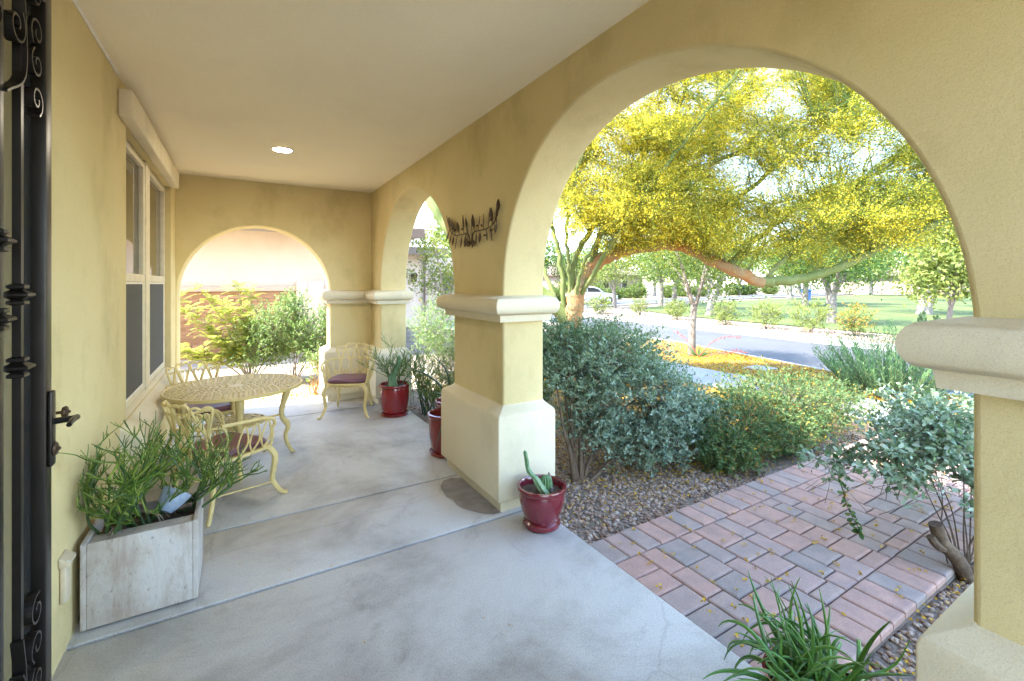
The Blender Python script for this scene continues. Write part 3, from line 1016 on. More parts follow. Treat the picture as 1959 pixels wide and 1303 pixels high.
def make_chair(name, label, group):
    t = thing(name, label, 'chair', (0, 0, 0), group)
    seat = MB()
    outline = [(-.225, -.20), (-.10, -.225), (.10, -.225), (.225, -.20), (.235, -.06), (.215, .12), (.13, .22), (-.13, .22), (-.215, .12), (-.235, -.06)]
    seat.prism(outline, 2, 0.362, 0.384)
    seat.build('seat', 'cream', t, bevel=0.006)
    ap = MB()
    for s in (-1, 1):
        for k in range(3):
            cx = s * (0.03 + 0.055 * k)
            ap.tube([(cx + 0.024 * math.cos(a), -0.205, 0.335 + 0.022 * math.sin(a)) for a in [PI * 0.2 * i for i in range(9)]], 0.0055, 6)
    ap.tube([(-.20, -.205, .352), (.20, -.205, .352)], 0.008, 6)
    ap.build('apron_scroll', 'cream', t, smooth=True)
    cu = MB()
    N, M_ = 20, 7
    for j in range(M_ + 1):
        v = j / M_
        ang = -PI / 2 + PI * v
        ins = 0.022 * (1 - math.cos(ang))
        z = 0.408 + 0.024 * math.sin(ang)
        for i in range(N):
            a = 2 * PI * i / N
            ca, sa = math.cos(a), math.sin(a)
            e = 0.42
            x = (0.212 - ins) * math.copysign(abs(ca) ** e, ca)
            y = (0.195 - ins) * math.copysign(abs(sa) ** e, sa)
            x *= 1 - 0.10 * (y / 0.2)
            cu.v.append((x, y - 0.012, z))
    for j in range(M_):
        for i in range(N):
            i2 = (i + 1) % N
            cu.f.append((j * N + i, j * N + i2, (j + 1) * N + i2, (j + 1) * N + i))
    cu.f.append(tuple(range(N - 1, -1, -1)))
    cu.f.append(tuple(M_ * N + i for i in range(N)))
    cu.build('cushion', 'cushion', t, smooth=True)
    for s in (-1, 1):
        p = curve([(s * .195, -.185, .37), (s * .238, -.215, .30), (s * .232, -.21, .20), (s * .222, -.21, .12), (s * .245, -.245, .04), (s * .268, -.275, .010), (s * .277, -.292, .012)], 24)
        l = MB().tube(p, [0.024 - 0.012 * i / (len(p) - 1) for i in range(len(p))], 8)
        l.lathe([(0.017, 0), (0.022, .008), (0.017, .016)], (s * .229, -.211, .185), 8)
        l.build('leg', 'cream', t, smooth=True)
        p = curve([(s * .165, .175, .37), (s * .18, .20, .26), (s * .188, .215, .14), (s * .205, .25, .03), (s * .21, .262, .008)], 16)
        MB().tube(p, [0.018 - 0.006 * i / (len(p) - 1) for i in range(len(p))], 8).build('leg', 'cream', t, smooth=True)
        MB().tube([(s * .225, -.215, .105), (s * .19, .21, .165)], 0.0045, 6).build('stretcher', 'cream', t, smooth=True)
        # arm with its scroll and infill
        arm = curve([back_pt(s * 1.05, .55), (s * .262, .07, .618), (s * .282, -.06, .612), (s * .285, -.15, .588), (s * .272, -.185, .545), (s * .255, -.175, .515)], 24)
        MB().tube(arm, [0.012, 0.012, 0.014, 0.016, 0.016, 0.011], 8).build('arm', 'cream', t, smooth=True)
        inf = MB()
        for y0 in (-.13, -.04, .05):
            loop = curve([(s * .228, y0, .385), (s * .25, y0 - .04, .47), (s * .272, y0, .585), (s * .256, y0 + .04, .47), (s * .23, y0 + .008, .385)], 20)
            inf.tube(loop, 0.0065, 6)
        inf.tube(curve([(s * .255, -.175, .515), (s * .245, -.19, .46), (s * .23, -.19, .385)], 8), 0.010, 6)
        inf.build('arm_infill', 'cream', t, smooth=True)
    # back: an upper row of hearts, a lower row of lyres
    step = 0.47
    for k in range(4):
        c = (k - 1.5) * step
        hp = [(c, .40), (c - .12, .62), (c - .21, .83), (c - .20, .94 - .03 * abs(k - 1.5)), (c - .10, .985 - .05 * abs(k - 1.5)), (c, .95 - .05 * abs(k - 1.5)),
              (c + .10, .985 - .05 * abs(k - 1.5)), (c + .20, .94 - .03 * abs(k - 1.5)), (c + .21, .83), (c + .12, .62), (c, .40)]
        h = MB().tube(curve([back_pt(a, b) for a, b in hp], 50), 0.0085, 7)
        hp = [(c, .47), (c - .11, .70), (c - .12, .79), (c - .05, .80), (c, .765), (c + .05, .80), (c + .12, .79), (c + .11, .70), (c, .47)]
        h.tube(curve([back_pt(a, b) for a, b in hp], 36), 0.006, 6)
        h.build('heart_scroll', 'cream', t, smooth=True)
    for k in range(5):
        c = (k - 2) * step
        lp = [(c - .06, -.03), (c - .15, .14), (c - .20, .36), (c - .15, .50), (c, .53), (c + .15, .50), (c + .20, .36), (c + .15, .14), (c + .06, -.03)]
        h = MB().tube(curve([back_pt(a, b) for a, b in lp], 40), 0.0075, 6)
        for s in (-1, 1):
            h.tube(curve([back_pt(c + s * .02, -.03), back_pt(c + s * .09, .12), back_pt(c + s * .04, .19), back_pt(c + s * .015, .12)], 14), 0.005, 6)
        h.build('lyre_scroll', 'cream', t, smooth=True)
    return t
CG = 'cream cast metal chairs with plum cushions'
ch1 = make_chair('garden_chair', 'cream metal chair with plum cushion standing in front of the corner pier', CG)
ch2 = copy_tree(ch1)
ch3 = copy_tree(ch1)
ch1.location = (1.135, 5.70, 0)
ch1.rotation_euler = (0, 0, R(-25))
ch2['label'] = 'cream metal chair nearest the stone planter, its back to the viewer'
ch2.location = (-0.10, 3.78, 0)
ch2.rotation_euler = (0, 0, R(128))
ch3['label'] = 'cream metal chair behind the table, only its backrest top above the tabletop'
ch3.location = (-0.29, 5.05, 0)
ch3.rotation_euler = (0, 0, R(22))

# ------------------------------------------------------------------ cast metal table
TC = (-0.03, 4.58)
TZ, TR = 0.665, 0.52
tab = thing('garden_table', 'round cream cast metal table with pierced lattice top', 'table', (TC[0], TC[1], 0))
def ring(mb, r, z, w, h, n=96):
    mb.lathe([(r - w / 2, -h / 2), (r + w / 2, -h / 2), (r + w / 2, h / 2), (r - w / 2, h / 2)], (TC[0], TC[1], z), n, True)
def lattice(mb, radii, z, th, cell):
    for a, b in zip(radii[:-1], radii[1:]):
        m = max(6, int(2 * PI * (a + b) / 2 / cell))
        m += m % 2
        for k in range(m):
            t0 = 2 * PI * k / m
            t1 = 2 * PI * (k + 1) / m
            if k % 2:
                t0, t1 = t1, t0
            p, q = Vector((TC[0] + a * math.cos(t0), TC[1] + a * math.sin(t0), z)), Vector((TC[0] + b * math.cos(t1), TC[1] + b * math.sin(t1), z))
            d = (q - p)
            ln = d.length
            d.normalize()
            mb.obox((p + q) / 2, d, Vector((-d.y, d.x, 0)), (0, 0, 1), ln, cell * 0.42, th + (0.0014 if k % 2 else 0))
top = MB()
radii = [0.055, 0.10, 0.145, 0.19, 0.235, 0.275]
lattice(top, radii, TZ, 0.010, 0.034)
for r in radii:
    ring(top, r, TZ, 0.010, 0.013)
top.lathe([(0.055, -.006), (0.055, .006)], (TC[0], TC[1], TZ), 24)
top.build('centre_lattice', 'cream', tab, kind='stuff')
top = MB()
radii = [0.292, 0.335, 0.378, 0.420, 0.462, 0.503]
lattice(top, radii, TZ, 0.010, 0.034)
for r in radii[:-1]:
    ring(top, r, TZ, 0.009, 0.013)
top.build('outer_lattice', 'cream', tab, kind='stuff')
rimm = MB()
ring(rimm, 0.511, TZ - 0.004, 0.020, 0.026)
rimm.build('rim', 'cream', tab, bevel=0.004)
for k in range(4):
    a = R(4 + 90 * k)
    ca, sa = math.cos(a), math.sin(a)
    prof = [(.36, .655), (.40, .60), (.375, .50), (.352, .40), (.362, .325), (.395, .285), (.405, .235), (.385, .18), (.395, .11), (.425, .04), (.445, .012), (.46, .014)]
    rad = [.030, .034, .027, .022, .021, .026, .021, .018, .017, .015, .015, .012]
    P = curve([(TC[0] + r * ca, TC[1] + r * sa, z) for r, z in prof], 44)
    rr = [np.interp(i / (len(P) - 1) * 11, range(12), rad) for i in range(len(P))]
    MB().tube(P, [float(x) for x in rr], 9).build('leg', 'cream', tab, smooth=True)
    MB().tube([(TC[0] + 0.15 * ca, TC[1] + .15 * sa, .348), (TC[0] + .352 * ca, TC[1] + .352 * sa, .362)], 0.011, 7).build('shelf_bracket', 'cream', tab, smooth=True)
sh = MB()
radii = [0.05, 0.11, 0.17, 0.23]
lattice(sh, radii, 0.355, 0.010, 0.040)
for r in radii:
    ring(sh, r, 0.355, 0.012, 0.014, 60)
sh.build('lower_shelf', 'cream', tab, kind='stuff')
ap = MB()
ring(ap, 0.36, 0.640, 0.012, 0.03)
ap.build('apron', 'cream', tab)

# ------------------------------------------------------------------ glazed pots
def pot(name, label, loc, prof, mat, saucer=None, group='glazed flower pots'):
    t = thing(name, label, 'pot', loc, group)
    x, y, z = loc
    MB().lathe([(max(r, .001), h) for r, h in prof], loc, 48).build('pot_body', mat, t, smooth=True)
    if saucer:
        MB().lathe([(max(r, .001), h) for r, h in saucer], loc, 48).build('saucer', mat, t, smooth=True)
    return t
tall = [(0.135, 0.018), (0.14, 0.03), (0.152, 0.09), (0.165, 0.17), (0.170, 0.25), (0.169, 0.315), (0.166, 0.33), (0.182, 0.340), (0.186, 0.352), (0.182, 0.364), (0.164, 0.366), (0.158, 0.345), (0.155, 0.30)]
sauc = [(0.138, 0.001), (0.158, 0.004), (0.166, 0.03), (0.160, 0.032), (0.150, 0.017)]
def soil_disc(t, loc, r, z):
    mb = MB()
    n = 20
    mb.v.append((loc[0], loc[1], loc[2] + z + 0.008))
    for q in (0.5, 1.0):
        for k in range(n):
            a = 2 * PI * k / n
            mb.v.append((loc[0] + r * q * math.cos(a), loc[1] + r * q * math.sin(a), loc[2] + z + random.uniform(-.006, .006)))
    for k in range(n):
        k2 = (k + 1) % n
        mb.f.append((0, 1 + k, 1 + k2))
        mb.f.append((1 + k, 1 + n + k, 1 + n + k2, 1 + k2))
    mb.build('soil', 'soil', t, smooth=True)
PA = (1.575, 5.33, 0)
pa = pot('glazed_pot', 'bright red glazed pot holding a cactus beside the chair and corner pier', PA, tall, 'red', sauc)
soil_disc(pa, PA, 0.158, 0.33)
PB = (1.625, 3.87, 0)
tall2 = [(r * 0.95, h * 1.02) for r, h in tall]
pb = pot('glazed_pot', 'brick red glazed pot tucked against the far side of the middle pier', PB, tall2, 'brick_red', [(r * .95, h) for r, h in sauc])
soil_disc(pb, PB, 0.15, 0.29)
PC = (1.93, 4.47, -0.055)
pc = pot('glazed_pot', 'dull red glazed pot on the gravel just beyond the slab', PC, tall2, 'brick_red', [(r * .95, h) for r, h in sauc])
soil_disc(pc, PC, 0.15, 0.29)
PD = (1.665, 2.40, 0)
low = [(0.10, 0.003), (0.116, 0.006), (0.122, 0.02), (0.118, 0.036), (0.104, 0.045), (0.112, 0.06), (0.132, 0.11), (0.145, 0.165), (0.146, 0.20), (0.141, 0.222), (0.145, 0.226),
       (0.157, 0.233), (0.161, 0.246), (0.156, 0.258), (0.142, 0.260), (0.134, 0.245), (0.13, 0.20)]
pd_ = pot('glazed_pot', 'squat burgundy glazed pot with small cacti in front of the middle pier', PD, low, 'burgundy')
soil_disc(pd_, PD, 0.131, 0.215)

def ribbed(mb, pts, rads, ribs=5, depth=0.28, n=20):
    """ribbed cactus column along pts"""
    P = [Vector(p) for p in pts]
    m = len(P)
    t0 = (P[1] - P[0]).normalized()
    u = t0.orthogonal().normalized()
    vs, fs = [], []
    for i in range(m):
        t = (P[min(i + 1, m - 1)] - P[max(i - 1, 0)]).normalized()
        u = (u - t * u.dot(t)).normalized()
        w = t.cross(u)
        for k in range(n):
            a = 2 * PI * k / n
            r = rads[i] * (1 - depth * (0.5 - 0.5 * math.cos(ribs * a)))
            vs.append(P[i] + (u * math.cos(a) + w * math.sin(a)) * r)
    for i in range(m - 1):
        for k in range(n):
            k2 = (k + 1) % n
            fs.append((i * n + k, i * n + k2, (i + 1) * n + k2, (i + 1) * n + k))
    fs.append(tuple(range(n - 1, -1, -1)))
    fs.append(tuple((m - 1) * n + k for k in range(n)))
    mb.add(vs, fs)

def taper(pts, n, r0, bumps=0, seed=0, r1=None):
    rd = random.Random(seed)
    P = curve(pts, n)
    m = len(P)
    rs = []
    for i in range(m):
        f = i / (m - 1)
        r = r0 + ((r1 if r1 else r0 * 0.8) - r0) * f
        r *= 1 + bumps * math.sin(f * 18 + seed)
        if f > 0.9:
            r *= max(0.25, math.sqrt(max(0, 1 - ((f - 0.9) / 0.1) ** 2)))
        rs.append(r)
    return P, rs
# cacti in the near pot
x, y, z = PD[0] - 0.005, PD[1], 0.215
cd = thing('columnar_cactus', 'crooked jointed green cactus leaning out of the squat burgundy pot', 'cactus', (x, y, z))
mb = MB()
P, rs = taper([(x + .005, y - .06, z - .01), (x - .04, y - .045, z + .06), (x - .075, y - .03, z + .125)], 14, .026, .06, 1)
ribbed(mb, P, rs, 5)
mb.build('stem_joint', 'cactus_pale', cd, smooth=True)
mb = MB()
P, rs = taper([(x - .072, y - .03, z + .115), (x - .105, y - .01, z + .16), (x - .115, y - .005, z + .22), (x - .125, y, z + .285)], 18, .016, .08, 3)
ribbed(mb, P, rs, 5)
mb.build('stem_joint', 'cactus', cd, smooth=True)
bc = thing('barrel_cactus', 'small round ribbed cactus in the squat burgundy pot', 'cactus', (x, y, z))
mb = MB()
P, rs = [], []
for i in range(10):
    a = -PI / 2 * 0.8 + (PI / 2 * 0.8 + PI / 2) * i / 9
    P.append((x + .028, y - .015, z + .05 + .052 * math.sin(a)))
    rs.append(max(.004, .044 * math.cos(a)))
ribbed(mb, P, rs, 12, .22, 48)
mb.build('cactus_body', 'cactus', bc, smooth=True)
pcx = thing('finger_cactus', 'thin grey-green finger cactus at the back of the squat burgundy pot', 'cactus', (x + .07, y, z))
mb = MB()
P, rs = taper([(x + .065, y - .015, z - .01), (x + .068, y - .01, z + .06), (x + .06, y, z + .11)], 12, .011, 0, 2, .008)
ribbed(mb, P, rs, 8, .1, 16)
P, rs = taper([(x + .05, y - .045, z - .01), (x + .05, y - .045, z + .035)], 8, .013, 0, 2, .011)
ribbed(mb, P, rs, 8, .1, 16)
mb.build('cactus_body', 'bark_grey', pcx, smooth=True)

# cactus and pencil plant in the red pot
x, y, z = PA[0], PA[1], 0.33
ca_ = thing('columnar_cactus', 'tall fluted green cactus rising from the bright red pot', 'cactus', (x, y, z))
mb = MB()
P, rs = taper([(x - .02, y - .06, z - .02), (x - .03, y - .06, z + .14), (x + .02, y - .05, z + .25), (x + .045, y - .04, z + .37)], 24, .042, .05, 5, .024)
ribbed(mb, P, rs, 4, .34, 24)
mb.build('stem_joint', 'cactus', ca_, smooth=True)
mb = MB()
P, rs = taper([(x - .065, y - .06, z - .02), (x - .075, y - .06, z + .10), (x - .05, y - .05, z + .17)], 16, .030, .04, 8, .020)
ribbed(mb, P, rs, 4, .34, 24)
mb.build('stem_joint', 'cactus', ca_, smooth=True)
pencil_plant('thin-stemmed green plant spreading behind the cactus in the bright red pot', (x + .03, y + .04, z), (0.05, 0.0, 0.2), 0.62, 9, 31, None, 0.7, 4, 0)
def blades(name, label, base, specs, mat, w, group=None):
    """succulent blades: specs of point lists"""
    t = thing(name, label, 'plant', base, group)
    for s in specs:
        P = curve([Vector(base) + Vector(q) for q in s], 14)
        m = len(P)
        rs = [max(.0012, w * min(1, 0.55 + 2.2 * i / m) * (1 - (i / (m - 1)) ** 3)) for i in range(m)]
        MB().tube(P, rs, 7).build('blade', mat, t, smooth=True)
    return t
blades('hanging_succulent', 'pale stems drooping over the rim of the bright red pot', (PA[0] + .12, PA[1] - .10, z), [
    [(0, 0, 0), (.03, -.04, .05), (.05, -.07, -.08), (.055, -.075, -.24)], [(-.02, .0, 0), (.0, -.05, .06), (.02, -.075, -.05), (.01, -.08, -.20)],
    [(.03, .03, 0), (.10, .0, .05), (.13, -.02, -.06), (.12, -.04, -.22)]], 'cactus_pale', .008)
blades('spiky_succulent', 'dark pointed blades drooping out of the pot behind the middle pier', (PB[0], PB[1], .29), [
    [(-.05, -.10, 0), (-.09, -.155, .09), (-.13, -.19, .02), (-.19, -.21, -.17)], [(-.02, -.10, 0), (-.06, -.165, .07), (-.085, -.19, -.03), (-.12, -.20, -.20)],
    [(.02, .02, 0), (.04, .05, .12), (.07, .08, .22)], [(.05, -.02, 0), (.10, -.02, .12), (.17, -.01, .18)]], 'dark_leaf', .008)
blades('spiky_succulent', 'dark pointed blades rising from the pot on the gravel', (PC[0], PC[1], .24), [
    [(0, 0, 0), (-.10, .05, .22), (-.26, .12, .36), (-.42, .2, .42)], [(0.02, 0, 0), (-.02, -.03, .2), (-.08, -.02, .42), (-.2, .04, .56)],
    [(0, .02, 0), (-.12, -.04, .14), (-.24, -.08, .20)], [(.03, .03, 0), (.1, .06, .25), (.2, .1, .42)], [(.03, -.03, 0), (.1, -.1, .2), (.18, -.2, .30)]], 'dark_leaf', .013)

# ------------------------------------------------------------------ metal olive-branch wall ornament
orn = thing('wall_ornament', 'dark bronze olive branch ornament hung on the middle pier wall', 'wall ornament', (XI, 3.19, 1.95))
ox = XI - 0.018
rd = random.Random(5)
for s in (-1, 1):
    stem = curve([(ox, 3.19 + s * .045, 1.845), (ox, 3.19 + s * .012, 1.865), (ox, 3.19 + s * .05, 1.945), (ox, 3.19 + s * .16, 1.95), (ox, 3.19 + s * .29, 1.955), (ox, 3.19 + s * .385, 1.99), (ox, 3.19 + s * .43, 2.04)], 44)
    MB().tube(stem, [.0065, .0045, .0035], 6).build('stem', 'bronze', orn, smooth=True)
    sp = [(ox, 3.19 + s * (.045 + .028 * (1 - i / 22) * math.cos(i * .42)), 1.870 - .028 * (1 - i / 22) * math.sin(i * .42) - .0) for i in range(20)]
    MB().tube(sp, .005, 6).build('curl', 'bronze', orn, smooth=True)
    m = len(stem)
    for k in range(15):
        f = 0.27 + 0.71 * k / 14
        p = stem[int(f * (m - 1))]
        up = 1 if k % 2 == 0 else -1
        a = rd.uniform(-1.0, 1.0)
        dv = Vector((-0.10, s * (0.12 + .20 * f) + a * .3, up * 1.0)).normalized()
        if k == 14:
            dv = Vector((-0.1, s * .35, 1)).normalized()
        ln = rd.uniform(.11, .15) * (1 if up > 0 else .8)
        w = rd.uniform(.030, .042)
        sd = Vector((rd.uniform(-.25, .25), 1, 0)).normalized()
        sd = (sd - dv * sd.dot(dv)).normalized()
        nn = dv.cross(sd)
        pts = [(0, .002), (.2, .005), (.40, w * .40), (.62, w * .5), (.85, w * .32), (1, .001)]
        lf = MB()
        vs, fs = [], []
        for q, ww in pts:
            b = p + dv * (q * ln)
            vs += [b + sd * ww + nn * .0, b + nn * .003, b - sd * ww, b - nn * .003]
        for i in range(len(pts) - 1):
            for e in range(4):
                e2 = (e + 1) % 4
                fs.append((i * 4 + e, i * 4 + e2, i * 4 + 4 + e2, i * 4 + 4 + e))
        lf.add(vs, fs)
        lf.build('leaf', 'bronze', orn, smooth=True)
    for k in range(6):
        f = rd.uniform(.35, .95)
        p = stem[int(f * (m - 1))] + Vector((-.006, rd.uniform(-.03, .03), rd.choice([-1, 1]) * rd.uniform(.03, .06)))
        MB().lathe([(.001, -.009), (.006, -.007), (.009, 0), (.006, .007), (.001, .009)], p, 10).build('berry', 'bronze', orn, smooth=True)

# ------------------------------------------------------------------ open iron security door
door = thing('security_door', 'black wrought iron security door standing open at the left edge', 'door', (-0.52, 1.45, 0.0))
DX, DY0, DY1 = -0.525, 0.98, 1.952
for y0, y1 in ((DY1 - .05, DY1), (DY0, DY0 + .05)):
    MB().box(DX - .02, DX + .02, y0, y1, .02, 2.46).build('stile', 'iron', door, bevel=.003)
for z0, z1 in ((.02, .08), (2.40, 2.46)):
    MB().box(DX - .0195, DX + .0195, DY0 + .05, DY1 - .05, z0, z1).build('rail', 'iron', door, bevel=.003)
MB().box(DX - .0145, DX - .0125, DY0 + .05, DY1 - .05, .08, 2.40).build('screen_mesh', 'screen', door)
MB().box(DX - .055, DX - .022, DY1 + 0.003, DY1 + .018, .02, 2.46).build('edge_strip', 'iron', door)
for k in range(6):
    y = DY1 - .05 - .135 - k * .125
    b = MB().box(DX - .009, DX + .009, y - .009, y + .009, .08, 2.40)
    b.build('bar', 'iron', door)
    for zz in ((1.52, 1.32) if k % 2 == 0 else (1.66, 1.46)):
        MB().loft([(DX - .009, y - .009), (DX + .009, y - .009), (DX + .009, y + .009), (DX - .009, y + .009)],
                  [(.0, zz - .030), (.009, zz - .026), (.009, zz - .018), (.002, zz - .014), (.019, zz - .003), (.019, zz + .003), (.002, zz + .014), (.009, zz + .018), (.009, zz + .026), (0, zz + .030)]).build('collar', 'iron', door)
def spiral(cy, cz, r0, turns, start, sgn, n=26):
    return [(DX + .006, cy + r0 * (1 - .78 * i / n) * math.cos(start + sgn * 2 * PI * turns * i / n), cz + r0 * (1 - .78 * i / n) * math.sin(start + sgn * 2 * PI * turns * i / n)) for i in range(n + 1)]
def scroll(cy, cz, r, start, sgn, turns=1.25):
    MB().strap(spiral(cy, cz, r, turns, start, sgn), (1, 0, 0), .026, .006).build('scroll', 'iron', door)
ys = DY1 - .05 - .06
for cz, r, st, sg in ((2.39, .047, 0.2, 1), (2.28, .048, -2.2, -1), (2.19, .045, 2.0, 1), (2.085, .045, -1.2, 1), (0.60, .048, 1.2, 1), (0.50, .046, -2, -1), (0.40, .048, 2, 1), (.30, .045, -1, 1)):
    scroll(ys, cz, r, st, sg)
for cz in (2.22, .42):
    scroll(ys - .135, cz + .02, .055, 1.0, -1)
    scroll(ys - .26, cz, .055, 2.0, 1)
    MB().strap(curve([(DX + .006, ys - .20, cz - .18), (DX + .006, ys - .085, cz - .10), (DX + .006, ys - .080, cz + .05), (DX + .006, ys - .10, cz + .16)], 20), (1, 0, 0), .026, .006).build('scroll', 'iron', door)
MB().box(DX + .0205, DX + .032, DY1 - .042, DY1 - .008, .99, 1.22).build('handle_plate', 'iron', door, bevel=.004)
hl = MB().tube(curve([(DX + .03, DY1 - .025, 1.125), (DX + .075, DY1 - .025, 1.128), (DX + .085, DY1 - .03, 1.132), (DX + .088, DY1 - .09, 1.136), (DX + .088, DY1 - .12, 1.13)], 16), [.010, .010, .009, .008, .007], 8)
hl.build('lever_handle', 'iron', door, smooth=True)
kn = MB()
kn.lathe([(.004, 0), (.018, .002), (.022, .006), (.018, .011), (.006, .013), (.005, .018), (.001, .020)], (0, 0, 0), 20)
mt = Matrix.Translation((DX + .028, DY1 - .025, 1.04)) @ Matrix.Rotation(R(90), 4, 'Y')
kn.v = [tuple(mt @ Vector(p)) for p in kn.v]
kn.build('deadbolt_turn', 'bronze', door, smooth=True)
for zz in (2.35, 1.55, .95):
    MB().lathe([(.005, 0), (.005, .016)], (DX + .01, DY1 + .0045, zz), 8).build('rivet', 'iron', door)

# door stop knob on the wall beyond the door
ds = thing('wall_door_stop', 'small round bronze door stop fixed to the wall beside the lever', 'door stop', (WX, 2.385, 1.055))
kn = MB()
kn.lathe([(.006, 0), (.006, .045), (.020, .048), (.023, .055), (.020, .062), (.006, .066), (.004, .071), (.001, .072)], (0, 0, 0), 20)
mt = Matrix.Translation((WX, 2.385, 1.055)) @ Matrix.Rotation(R(90), 4, 'Y')
kn.v = [tuple(mt @ Vector(p)) for p in kn.v]
kn.build('stop_knob', 'bronze', ds, smooth=True)

# ------------------------------------------------------------------ gravel, fallen petals
_t = (1 + 5 ** 0.5) / 2
ICO = unit(np.array([(-1, _t, 0), (1, _t, 0), (-1, -_t, 0), (1, -_t, 0), (0, -1, _t), (0, 1, _t), (0, -1, -_t), (0, 1, -_t), (_t, 0, -1), (_t, 0, 1), (-_t, 0, -1), (-_t, 0, 1)], float))
ICOF = np.array([(0, 11, 5), (0, 5, 1), (0, 1, 7), (0, 7, 10), (0, 10, 11), (1, 5, 9), (5, 11, 4), (11, 10, 2), (10, 7, 6), (7, 1, 8), (3, 9, 4), (3, 4, 2), (3, 2, 6), (3, 6, 8), (3, 8, 9), (4, 9, 5), (2, 4, 11), (6, 2, 10), (8, 6, 7), (9, 8, 1)])
def stones(P, size):
    n = len(P)
    sc = np.stack([rng.uniform(.7, 1.35, n), rng.uniform(.6, 1.0, n), rng.uniform(.4, .75, n)], 1) * size[:, None]
    V = ICO[None] * rng.uniform(.72, 1.2, (n, 12, 1)) * sc[:, None, :]
    a, b = rng.uniform(0, 2 * PI, n), rng.normal(0, .45, n)
    ca, sa, cb, sb_ = np.cos(a)[:, None], np.sin(a)[:, None], np.cos(b)[:, None], np.sin(b)[:, None]
    x, y, z = V[..., 0], V[..., 1], V[..., 2]
    y, z = y * cb - z * sb_, y * sb_ + z * cb
    x, y = x * ca - y * sa, x * sa + y * ca
    V = np.stack([x, y, z], -1) + P[:, None, :]
    F = (ICOF[None] + np.arange(n)[:, None, None] * 12).reshape(-1, 3)
    return V.reshape(-1, 3), F
zgv = np.vectorize(zg)
def scatter(n, x0, x1, y0, y1, keep=None):
    x, y = rng.uniform(x0, x1, n), rng.uniform(y0, y1, n)
    if keep is not None:
        m = keep(x, y)
        x, y = x[m], y[m]
    return x, y
bed = []
not_path = lambda x, y: (y > 2.135) | (y < 0.875)
for n, a, sz in ((17000, (1.79, 3.9, -0.6, 4.6), (.009, .022)), (9000, (1.79, 6.5, -1.5, 9.0), (.011, .022)), (2500, (16.0, 19.0, 2, 22), (.03, .06)), (1500, (-0.6, 3.0, 6.8, 11.3), (.012, .024))):
    x, y = scatter(n, *a, not_path)
    s = rng.uniform(*sz, len(x))
    bed.append(stones(np.stack([x, y, zgv(x, y) + s * .25], 1), s))
V, F = join_vf(bed)
np_mesh('gravel_bed', V, F, 'stone', label='brown and tan crushed gravel covering the planting beds', cat='gravel', kind='stuff')

def petals(x, y, z, s):
    n = len(x)
    P = np.stack([x, y, z], 1)
    D = np.stack([rng.normal(size=n), rng.normal(size=n), rng.normal(size=n) * .2], 1)
    Nn = np.stack([rng.normal(size=n) * .3, rng.normal(size=n) * .3, np.ones(n)], 1)
    return leaf_cards(P, D, s, s * .8, False, 0.1, Nn)
parts_ = []
x, y = scatter(60000, 7.86, 11.0, 0.5, 9.5)
m = np.array([q < near_x(w) - .16 for q, w in zip(x, y)])
x, y = x[m], y[m]
m = rng.uniform(size=len(x)) < np.clip(1.2 - np.abs(y - 5) / 7, .15, 1)
x, y = x[m], y[m]
parts_.append(petals(x, y, zgv(x, y) + rng.uniform(.006, .035, len(x)), rng.uniform(.018, .035, len(x))))
x, y = scatter(110000, 2.3, 6.6, 2.2, 7.5, not_path)
m = rng.uniform(size=len(x)) < np.clip((x - 2.2) / 2.2, .05, 1) * np.clip((y - 2.25) / .8, .08, 1)
x, y = x[m], y[m]
parts_.append(petals(x, y, zgv(x, y) + rng.uniform(.008, .03, len(x)), rng.uniform(.012, .024, len(x))))
x, y = scatter(1500, 2.1, 4.2, -0.3, .87)
parts_.append(petals(x, y, zgv(x, y) + rng.uniform(.015, .035, len(x)), rng.uniform(.012, .022, len(x))))
x, y = scatter(2600, 1.8, 4.2, 2.25, 4.8)
parts_.append(petals(x, y, zgv(x, y) + rng.uniform(.015, .03, len(x)), rng.uniform(.01, .02, len(x))))
x, y = scatter(4000, 6.6, 7.85, 0.5, 9)
m = rng.uniform(size=len(x)) < .25
parts_.append(petals(x[m], y[m], np.full(m.sum(), -0.118), rng.uniform(.012, .024, m.sum())))
x, y = scatter(1600, -0.5, 1.8, 6.75, 8.2)
parts_.append(petals(x, y, zgv(x, y) + rng.uniform(.01, .03, len(x)), rng.uniform(.02, .04, len(x))))
# small fallen blossoms on the pavers and the slab
x, y = scatter(170, 1.85, 5.6, .92, 2.1)
k = 5
for i in range(k):
    parts_.append(petals(x + rng.normal(0, .006, len(x)), y + rng.normal(0, .006, len(x)), np.full(len(x), PZ + .001) - .010 * (x - 1.8) / 4.8 + rng.uniform(.004, .014, len(x)), rng.uniform(.010, .019, len(x))))
x, y = scatter(40, -.5, 1.7, 1.2, 5.8)
for i in range(3):
    parts_.append(petals(x + rng.normal(0, .004, len(x)), y + rng.normal(0, .004, len(x)), np.full(len(x), .004), rng.uniform(.006, .010, len(x))))
V, F = join_vf(parts_)
np_mesh('fallen_petals', V, F, 'petal', label='golden fallen blossom drifted over the beds, pavers and kerb strip', cat='petals', kind='stuff')

# ------------------------------------------------------------------ shrubs
def in_ellipsoid(n, c, r, lo=0.5, up=None):
    d = rand_dirs(n)
    q = rng.uniform(lo, 1.0, n) ** 0.6 * (1 + np.clip(rng.normal(0, .10, n), -.15, .28) + .10 * np.sin(7 * d[:, 0] + 3) * np.sin(6 * d[:, 1] + 5 * d[:, 2]))
    P = d * q[:, None] * np.array(r)
    if up is not None:
        P = P[P[:, 2] > up * r[2]]
    return P + np.array(c)

